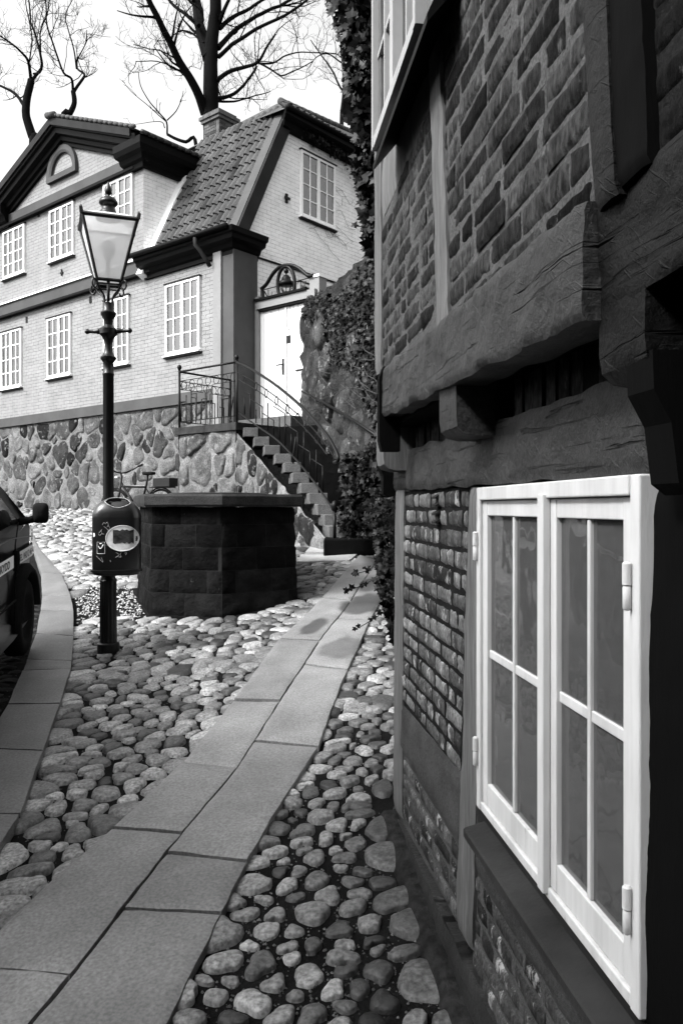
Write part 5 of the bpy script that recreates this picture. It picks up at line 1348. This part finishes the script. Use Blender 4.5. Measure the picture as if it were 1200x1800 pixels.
for x_, nm in ((.60, 'wheel'), (-.50, 'wheel')):
    g = MB(KF); g.tube([(x_+.335*math.cos(t), 0, .335+.335*math.sin(t)) for t in [k*math.pi/20 for k in range(41)]], .018, 6, caps=False)
    for k in range(18): t = k*math.pi/9; g.tube([(x_, 0, .335), (x_+.32*math.cos(t), 0, .335+.32*math.sin(t))], .0025, 3)
    g.tube([(x_, -.05, .335), (x_, .05, .335)], .02, 6)
    g.tube([(x_+.37*math.cos(t), 0, .335+.37*math.sin(t)) for t in [.3+k*math.pi*.7/12 for k in range(13)]], .014, 5); g.build(nm, M['rubber'], bk_, smooth=True)
g = MB(KF); rbox(g, (-.22, 0, .95), (.13, .07, .03)); g.build('saddle', M['rubber'], bk_, smooth=True)
g = MB(KF); g.tube(curve([(.36, -.30, 1.10), (.44, -.24, 1.04), (.47, -.08, .98), (.47, .08, .98), (.44, .24, 1.04), (.36, .30, 1.10)], 4), .013, 6); g.tube([(.45, 0, .9), (.47, 0, .99)], .015, 6); g.tube([(.36, -.30, 1.10), (.28, -.33, 1.13)], .02, 6); g.build('handlebar', M['iron'], bk_, smooth=True)
g = MB(KF); g.lathe([(.02, .86), (.05, .87), (.055, .90), (.02, .93)], 12, (.56, 0)); g.build('headlamp', M['chrome'], bk_, smooth=True)
g = MB(KF); g.box((-.78, -.07, .70), (-.30, .07, .72)); g.box((-.80, -.10, .722), (-.42, .10, .86)); g.build('rear_carrier', M['darkgrey'], bk_)

# ================================================================== TREES (bare, behind the houses)
def limb(mb, pts, r0, r1, n=7):
    P = curve(pts, 4); m_ = len(P); mb.tube([p+Vector((noise.noise(p*1.7), noise.noise(p*1.7+Vector((9, 9, 9))), noise.noise(p*1.3)))*.05 for p in P], [r0+(r1-r0)*(i/(m_-1))**.8 for i in range(m_)], n)
    return P
def twigs(mb, P, r, rnd_, L0, depth=0, dens=1.0, up=.25, maxd=3):
    if depth > maxd: return
    m_ = len(P); k = int(m_*dens*(.55 if depth else .45))
    for _ in range(max(1, k)):
        i = rnd_.randint(int(m_*.15), m_-1); p = P[i]; d = (P[min(i+1, m_-1)]-P[max(i-1, 0)]).normalized()
        side = Vector((rnd_.gauss(0, 1), rnd_.gauss(0, .8), rnd_.gauss(0, .7)+up)); side = (side-d*side.dot(d)*.6).normalized()
        dr = (d*.75+side).normalized(); L2 = L0*rnd_.uniform(.45, 1.1); pts = [p]
        cur = p; 
        for q in range(5):
            dr = (dr+Vector((rnd_.gauss(0, .22), rnd_.gauss(0, .22), rnd_.gauss(0, .18)+.08))).normalized(); cur = cur+dr*L2/5; pts.append(cur)
        ra = r*.55; mb.tube(pts, [ra*(1-.75*j/5)+.0035 for j in range(6)], 4 if depth else 5, caps=False)
        twigs(mb, pts, ra*.55, rnd_, L0*.58, depth+1, dens*1.15, up, maxd)
def tree(name, label, depth, trunk, limbs, seed, group=None, L0=2.2, r_tw=.03, dens=1.0, maxd=3, m='bark', z_foot=3.0):
    rnd_ = random.Random(seed)
    pts, w0, w1 = trunk; P = [at(px, py, depth) for px, py in pts]; foot = Vector((P[0].x, P[0].y, z_foot))
    t = thing(name, label, 'tree', loc=foot, group=group)
    tm = MB(); limb(tm, [foot, foot.lerp(P[0], .6)]+P, w0*depth/1400*1.15, w1*depth/1400, 12); tm.build('trunk', M[m], t, smooth=True)
    cm2 = MB()
    for (pp, a_, b_, dz) in limbs:
        Q = [at(px, py, depth+dz*i/(len(pp)-1)) for i, (px, py) in enumerate(pp)]; L2 = limb(cm2, Q, a_*depth/1400, b_*depth/1400, 7)
        twigs(cm2, L2, max(r_tw, b_*depth/1400), rnd_, L0, 0, dens, maxd=maxd)
    cm2.build('branches', M['twig'], t)
    return t
tree('bare_tree', 'tall bare tree with thick straight trunk rising behind the tiled roof', 26,
     ([(373, 230), (371, 200), (370, 140), (373, 80), (378, 20), (380, -60), (384, -200)], 17, 8),
     [([(362, 200), (345, 160), (322, 120), (300, 75), (280, 40), (262, 0), (250, -40)], 9, 4, -2),
      ([(368, 100), (352, 50), (345, 10), (335, -50)], 12, 6, 1.5),
      ([(350, 45), (325, 25), (300, 5), (285, -20)], 4, 2, 1),
      ([(378, 145), (400, 128), (430, 118), (455, 108), (470, 80), (485, 58)], 4.5, 1.5, -1.5),
      ([(380, 172), (405, 168), (430, 150), (450, 118)], 4, 2, 1.5),
      ([(452, 110), (480, 112), (505, 98), (540, 92), (590, 95)], 2, .8, 1),
      ([(455, 110), (475, 120), (495, 135), (520, 122), (550, 108)], 2, .8, -1),
      ([(378, 176), (410, 178), (440, 170), (475, 160)], 2.5, .8, 2),
      ([(384, 85), (405, 60), (440, 35), (480, 15), (520, -5)], 5, 2.5, 2),
      ([(384, 100), (420, 70), (460, 45), (510, 22), (540, 0)], 4, 1.8, -2),
      ([(386, 50), (410, 30), (450, 8), (490, -15)], 4.5, 2, 1),
      ([(386, 40), (402, 0), (415, -40)], 4, 2, -1), ([(360, 75), (340, 60), (318, 55), (300, 65)], 2.5, .8, 1),
      ([(312, 105), (290, 92), (262, 85), (235, 78)], 1.6, .6, 1), ([(330, 140), (305, 118), (275, 108), (240, 108)], 1.6, .6, -2)], 5, 'bare trees behind the roofs', L0=1.5, r_tw=.018, dens=.78, maxd=3)
tree('bare_tree', 'ivy-wrapped bare tree at far left above the pediment', 24,
     ([(60, 262), (57, 240), (46, 205), (50, 170), (54, 140)], 9, 6),
     [([(46, 188), (30, 168), (12, 155), (-5, 150)], 3.2, 2, 1), ([(54, 145), (52, 110), (38, 92), (18, 75), (2, 65)], 3.2, 1, -1), ([(54, 142), (72, 120), (68, 80), (55, 40), (50, -10)], 3.2, 1.2, 1.5),
      ([(60, 130), (72, 122), (70, 60), (85, 20), (90, -30)], 2, .8, -2), ([(52, 112), (57, 70), (48, 20), (45, -30)], 1.5, .7, 0)], 8, 'bare trees behind the roofs', L0=1.3, r_tw=.012, dens=.75, maxd=3)
tree('bare_tree', 'slender forked bare tree rising just behind the pediment peak', 24,
     ([(112, 222), (125, 200), (132, 180), (130, 160)], 6, 4),
     [([(131, 162), (146, 140), (148, 130), (136, 118), (137, 100)], 3, 1.4, 1), ([(130, 160), (127, 138), (112, 128), (102, 100), (88, 60), (82, 20), (78, -20)], 2.6, 1, -1), ([(136, 120), (130, 90), (120, 55), (115, 25), (130, -5)], 1.6, .7, 1), ([(134, 108), (150, 80), (155, 55)], 1.3, .6, -1)], 15, 'bare trees behind the roofs', L0=1.1, r_tw=.010, dens=.75, maxd=3)
tree('bare_tree', 'small thin bare tree leaning out beside the mansard roof', 21.5,
     ([(345, 246), (330, 250), (312, 244), (296, 236)], 3.5, 2.4),
     [([(296, 236), (295, 215), (280, 200), (262, 180), (248, 150), (242, 125)], 1.8, .6, 0), ([(296, 212), (310, 195), (318, 175), (322, 160)], 1.2, .5, .5), ([(294, 214), (270, 196), (240, 168), (215, 140)], 1, .4, -.5), ([(292, 225), (285, 215), (265, 214), (235, 217)], 1, .4, .5)], 21, 'bare trees behind the roofs', L0=.35, r_tw=.006, dens=.5, maxd=1, z_foot=8.5)
tree('bare_tree', 'faint bare tree crown seen between the tall tree and the ivy', 34,
     ([(600, 230), (605, 150), (600, 80)], 4, 3), [([(602, 160), (580, 120), (560, 90), (545, 70)], 2, .7, 1), ([(600, 110), (575, 95), (555, 100), (540, 120)], 1.5, .6, 1), ([(600, 80), (590, 40), (575, 10)], 2, .8, 1), ([(602, 140), (620, 100), (630, 60)], 2, .8, 0)], 31, 'bare trees behind the roofs', L0=1.6, r_tw=.014, dens=.8, maxd=2)

# ================================================================== IVY
LEAF = [(0, -.05), (.16, -.22), (.46, -.18), (.34, .06), (.56, .34), (.26, .34), (0, .78), (-.26, .34), (-.56, .34), (-.34, .06), (-.46, -.18), (-.16, -.22)]
def leaf(mb, p, size, nrm, roll, sh=1.0, fold=.15):
    nrm = nrm.normalized(); a_ = nrm.orthogonal().normalized(); b_ = nrm.cross(a_); c_, s_ = math.cos(roll), math.sin(roll); u = a_*c_+b_*s_; v = b_*c_-a_*s_
    mb.add([p+nrm*.0]+[p+u*x*size+v*y*size-nrm*abs(x)*fold*size-nrm*.25*max(0, y)**2*size for x, y in LEAF], [(0, i, i+1) for i in range(1, 12)]+[(0, 12, 1)], sh)
rv = random.Random(3)
def rvec(s=1): return Vector((rv.gauss(0, s), rv.gauss(0, s), rv.gauss(0, s)))
# hanging from the corner of the half-timbered house
iv = thing('hanging_ivy', 'ivy with large dark leaves hanging down the corner of the timber house', 'ivy', loc=(.16, 3.5, 2.2), group=None)
lm = MB(); sm_ = MB()
env = [(-60, 560), (0, 576), (40, 588), (80, 598), (120, 612), (160, 608), (200, 612), (250, 628), (300, 622), (340, 634), (380, 640), (430, 644), (455, 648)]
def envx(y):
    for (a_, b_), (c_, d_) in zip(env[:-1], env[1:]):
        if a_ <= y <= c_: return b_+(d_-b_)*(y-a_)/(c_-a_)
    return 650
for k in range(9):
    x = 652-k*4.5; pts = []; yend = [450, 400, 330, 250, 200, 160, 120, 60, 20][k]; y = -120
    while y < yend: pts.append(at(max(envx(y)+6, x+rv.gauss(0, 3)), y, 3.50+.05*rv.random())); y += 22
    if len(pts) > 2: sm_.tube(curve(pts, 3), .004, 5)
for _ in range(1700):
    y = rv.uniform(-120, 450); e = envx(y); x = e+(660-e)*rv.random()**.8
    if rv.random() < .30*(1 if noise.noise(Vector((x*.05, y*.03, 0))) > .1 else 0): continue
    p = at(x, y, 3.44+rv.uniform(0, .30)); leaf(lm, p, rv.uniform(.035, .065), Vector((-.3, -1, .15))+rvec(.55), rv.gauss(math.pi, .7)+rv.uniform(-.6, .6), rv.uniform(.35, .9))
sm_.build('stems', M['stem'], iv); lm.build('leaves', M['ivy'], iv)
# thin loose shoot reaching left of the corner
sh_ = thing('ivy_shoot', 'single thin ivy shoot with a small leaf reaching out at mid height', 'ivy shoot', loc=(.1, 3.5, 2.9))
mb = MB(); mb.tube(curve([at(655, 400, 3.5), at(640, 398, 3.47), at(622, 398, 3.45)], 4), .002, 4); mb.build('stem', M['stem'], sh_)
mb = MB(); leaf(mb, at(622, 397, 3.45), .035, Vector((-.2, -1, .2)), 1.9); leaf(mb, at(648, 425, 3.45), .05, Vector((-.2, -1, .2)), 3.1); mb.build('leaves', M['ivy'], sh_)
# ivy on the retaining wall
iw = thing('wall_ivy', 'dense glossy ivy spilling over the top of the rubble wall beside the gate', 'ivy', loc=(.1, 12.4, 4.6))
lm = MB(); shp = [(528, 548), (535, 530), (560, 512), (590, 520), (612, 500), (622, 480), (640, 465), (648, 440), (660, 450), (660, 760), (648, 735), (636, 700), (628, 660), (600, 640), (578, 635), (572, 600), (562, 575), (545, 562), (530, 560)]
for _ in range(5200):
    px = rv.uniform(526, 662); py = rv.uniform(440, 770)
    if not inpoly(px, py, shp): continue
    top_ = py < 560
    Yw = r3(px, py, .0).y; p = at(px, py, max(6.0, Yw-rv.uniform(.02, .42 if top_ else .22)))
    leaf(lm, p, rv.uniform(.05, .10), rnv*.8+Vector((0, -.3, .55))+rvec(.5), rv.gauss(math.pi, .9), rv.choice([.4, .6, .8, 1, 1.2, 2.6]))
lm.build('leaves', M['ivy'], iw)
lm = MB()
for _ in range(14):
    x0_, y0_ = rv.uniform(560, 650), rv.uniform(600, 700); pts = [r3(x0_+k*rv.uniform(-10, 12), y0_+k*rv.uniform(6, 16), .1) for k in range(5)]; lm.tube(curve(pts, 3), .006, 4)
lm.build('stems', M['stem'], iw)
# ivy climbing on the gable under the eaves
gi = thing('climbing_ivy', 'thin ivy strands creeping under the eaves of the pale gable wall', 'ivy', loc=tuple(hp(.5, 3.2, 9.5)))
lm = MB()
for _ in range(230):
    y = rv.uniform(1.9, 4.4); z = 9.95+rv.gauss(0, .10)-(max(0, y-3.3))*rv.uniform(0, 1.0); p = hp(XR+rv.uniform(.05, .30), y, z); leaf(lm, p, rv.uniform(.05, .10), hp(1, 0, 0)-hp(0, 0, 0)+rvec(.5), rv.gauss(3.1, .8), rv.uniform(.5, 2.5))
lm.build('leaves', M['ivy'], gi)
lm = MB()
for k in range(10):
    y = rv.uniform(3.2, 4.0); z = rv.uniform(7.2, 9.2); pts = [hp(XR+.02, y-q*.22+rv.gauss(0, .05), z+rv.gauss(0, .08)+q*.05) for q in range(6)]; lm.tube(curve(pts, 3), .0035, 4)
lm.build('stems', M['stem'], gi)
# undergrowth at the corner: dark mass of ivy between the stair foot and the timber house
ug = thing('corner_ivy', 'dark bush of ivy filling the corner between the steps and timber house', 'ivy', loc=(.35, 4.6, .5))
lm = MB()
shp2 = [(664, 800), (650, 860), (640, 900), (655, 930), (664, 980), (662, 1030), (676, 1060), (684, 1100), (692, 1130), (694, 1060), (694, 780)]
for _ in range(3000):
    px = rv.uniform(636, 700); py = rv.uniform(775, 1130)
    if not inpoly(px, py, shp2): continue
    t_ = (py-780)/350; leaf(lm, at(px, py, 3.75+rv.random()**1.5*(2.2 if py < 1020 else .7)), rv.uniform(.025, .05), Vector((-.5, -.9, .4))+rvec(.6), rv.gauss(3.1, 1), rv.choice([.4, .6, .9, 1.3]))
lm.build('leaves', M['ivy'], ug)
ub = thing('shade_shrub', 'added shrub of near-black leaves standing in for shade beside the lower steps', 'shrub', loc=(.5, 8.2, .9))  # leaves added and coloured near black to fill the dark beside the stair
lm = MB(); shp3 = [(604, 800), (600, 850), (596, 900), (600, 943), (690, 943), (695, 740), (655, 770), (630, 800)]
for _ in range(5200):
    px = rv.uniform(596, 700); py = rv.uniform(740, 945)
    if not inpoly(px, py, shp3): continue
    lo_ = 7.0+(px-600)/100*-1.0; leaf(lm, at(px, py, rv.uniform(max(5.6, lo_+1.6), 9.6)), rv.uniform(.05, .09), Vector((-.5, -.5, .4))+rvec(.6), rv.gauss(3.1, 1), rv.choice([.25, .4, .5, .7]))
lm.build('leaves', M['ivy'], ub)
def sprig(label, pts, Y0, Y1, leaves, sz):
    s_ = thing('ivy_sprig', label, 'ivy sprig', loc=tuple(at(*pts[0], Y0)), group=None); mb = MB(); n_ = len(pts)
    Q = [at(px, py, Y0+(Y1-Y0)*i/(n_-1)) for i, (px, py) in enumerate(pts)]; C2 = curve(Q, 5); mb.tube(C2, .0022, 4); mb.build('stem', M['stem'], s_)
    mb = MB()
    for k in range(leaves):
        p = C2[int((len(C2)-1)*(.15+.85*k/(leaves-1)))]; leaf(mb, p+rvec(.006), sz*rv.uniform(.7, 1.15), Vector((-.1, -1, .5))+rvec(.3), rv.uniform(0, 6.28), .5)
    mb.build('leaves', M['ivy'], s_)
sprig('upper ivy sprig stretching left over the flagstones from the corner', [(668, 985), (650, 1000), (635, 1006), (617, 1010)], 4.1, 3.9, 6, .035)
sprig('middle ivy sprig with spaced leaves hanging over the flagstones', [(672, 1012), (650, 1022), (630, 1032), (606, 1036)], 4.0, 3.8, 6, .035)
sprig('lowest ivy sprig pointing down towards the cobbles beside the path', [(690, 1065), (668, 1080), (645, 1095), (625, 1106)], 3.8, 3.6, 6, .033)
fl = MB(); leaf(fl, at(653, 897, 5.2), .055, Vector((-.2, -.6, 1)), 1.5, 1); tagp(fl.build('pale_leaf', M['leafpale']), 'single pale leaf in the dark ivy', 'leaf')
fl = MB(); leaf(fl, at(684, 951, 4.2), .045, Vector((-.4, -.6, 1)), .6, 1); tagp(fl.build('pale_leaf', M['leafpale']), 'pale leaf low against the timber house corner post', 'leaf')

# ================================================================== house-shaped blocks outside the frame, added unseen to shade the near end of the lane
nh = MB(); nh.box((-10, -9, -1.2), (-4.3, .5, 6.6)); nh.prism([(-10.3, -9.2, 6.6), (-4.1, -9.2, 6.6), (-7.7, -9.2, 8.8)], (0, 9.9, 0))
tagp(nh.build('shade_block', M['hidden']), 'unseen grey block added beyond the left edge to shade the lane', 'house')
nh = MB(); nh.box((-2.6, -9, -1.5), (.3, -2.2, 7.5)); nh.prism([(-2.8, -9.2, 7.5), (-2.8, -2.0, 7.5), (-2.8, -5.6, 10)], (3.1, 0, 0))
tagp(nh.build('shade_block', M['hidden']), 'unseen grey block added behind the viewpoint to shade the lane', 'house')
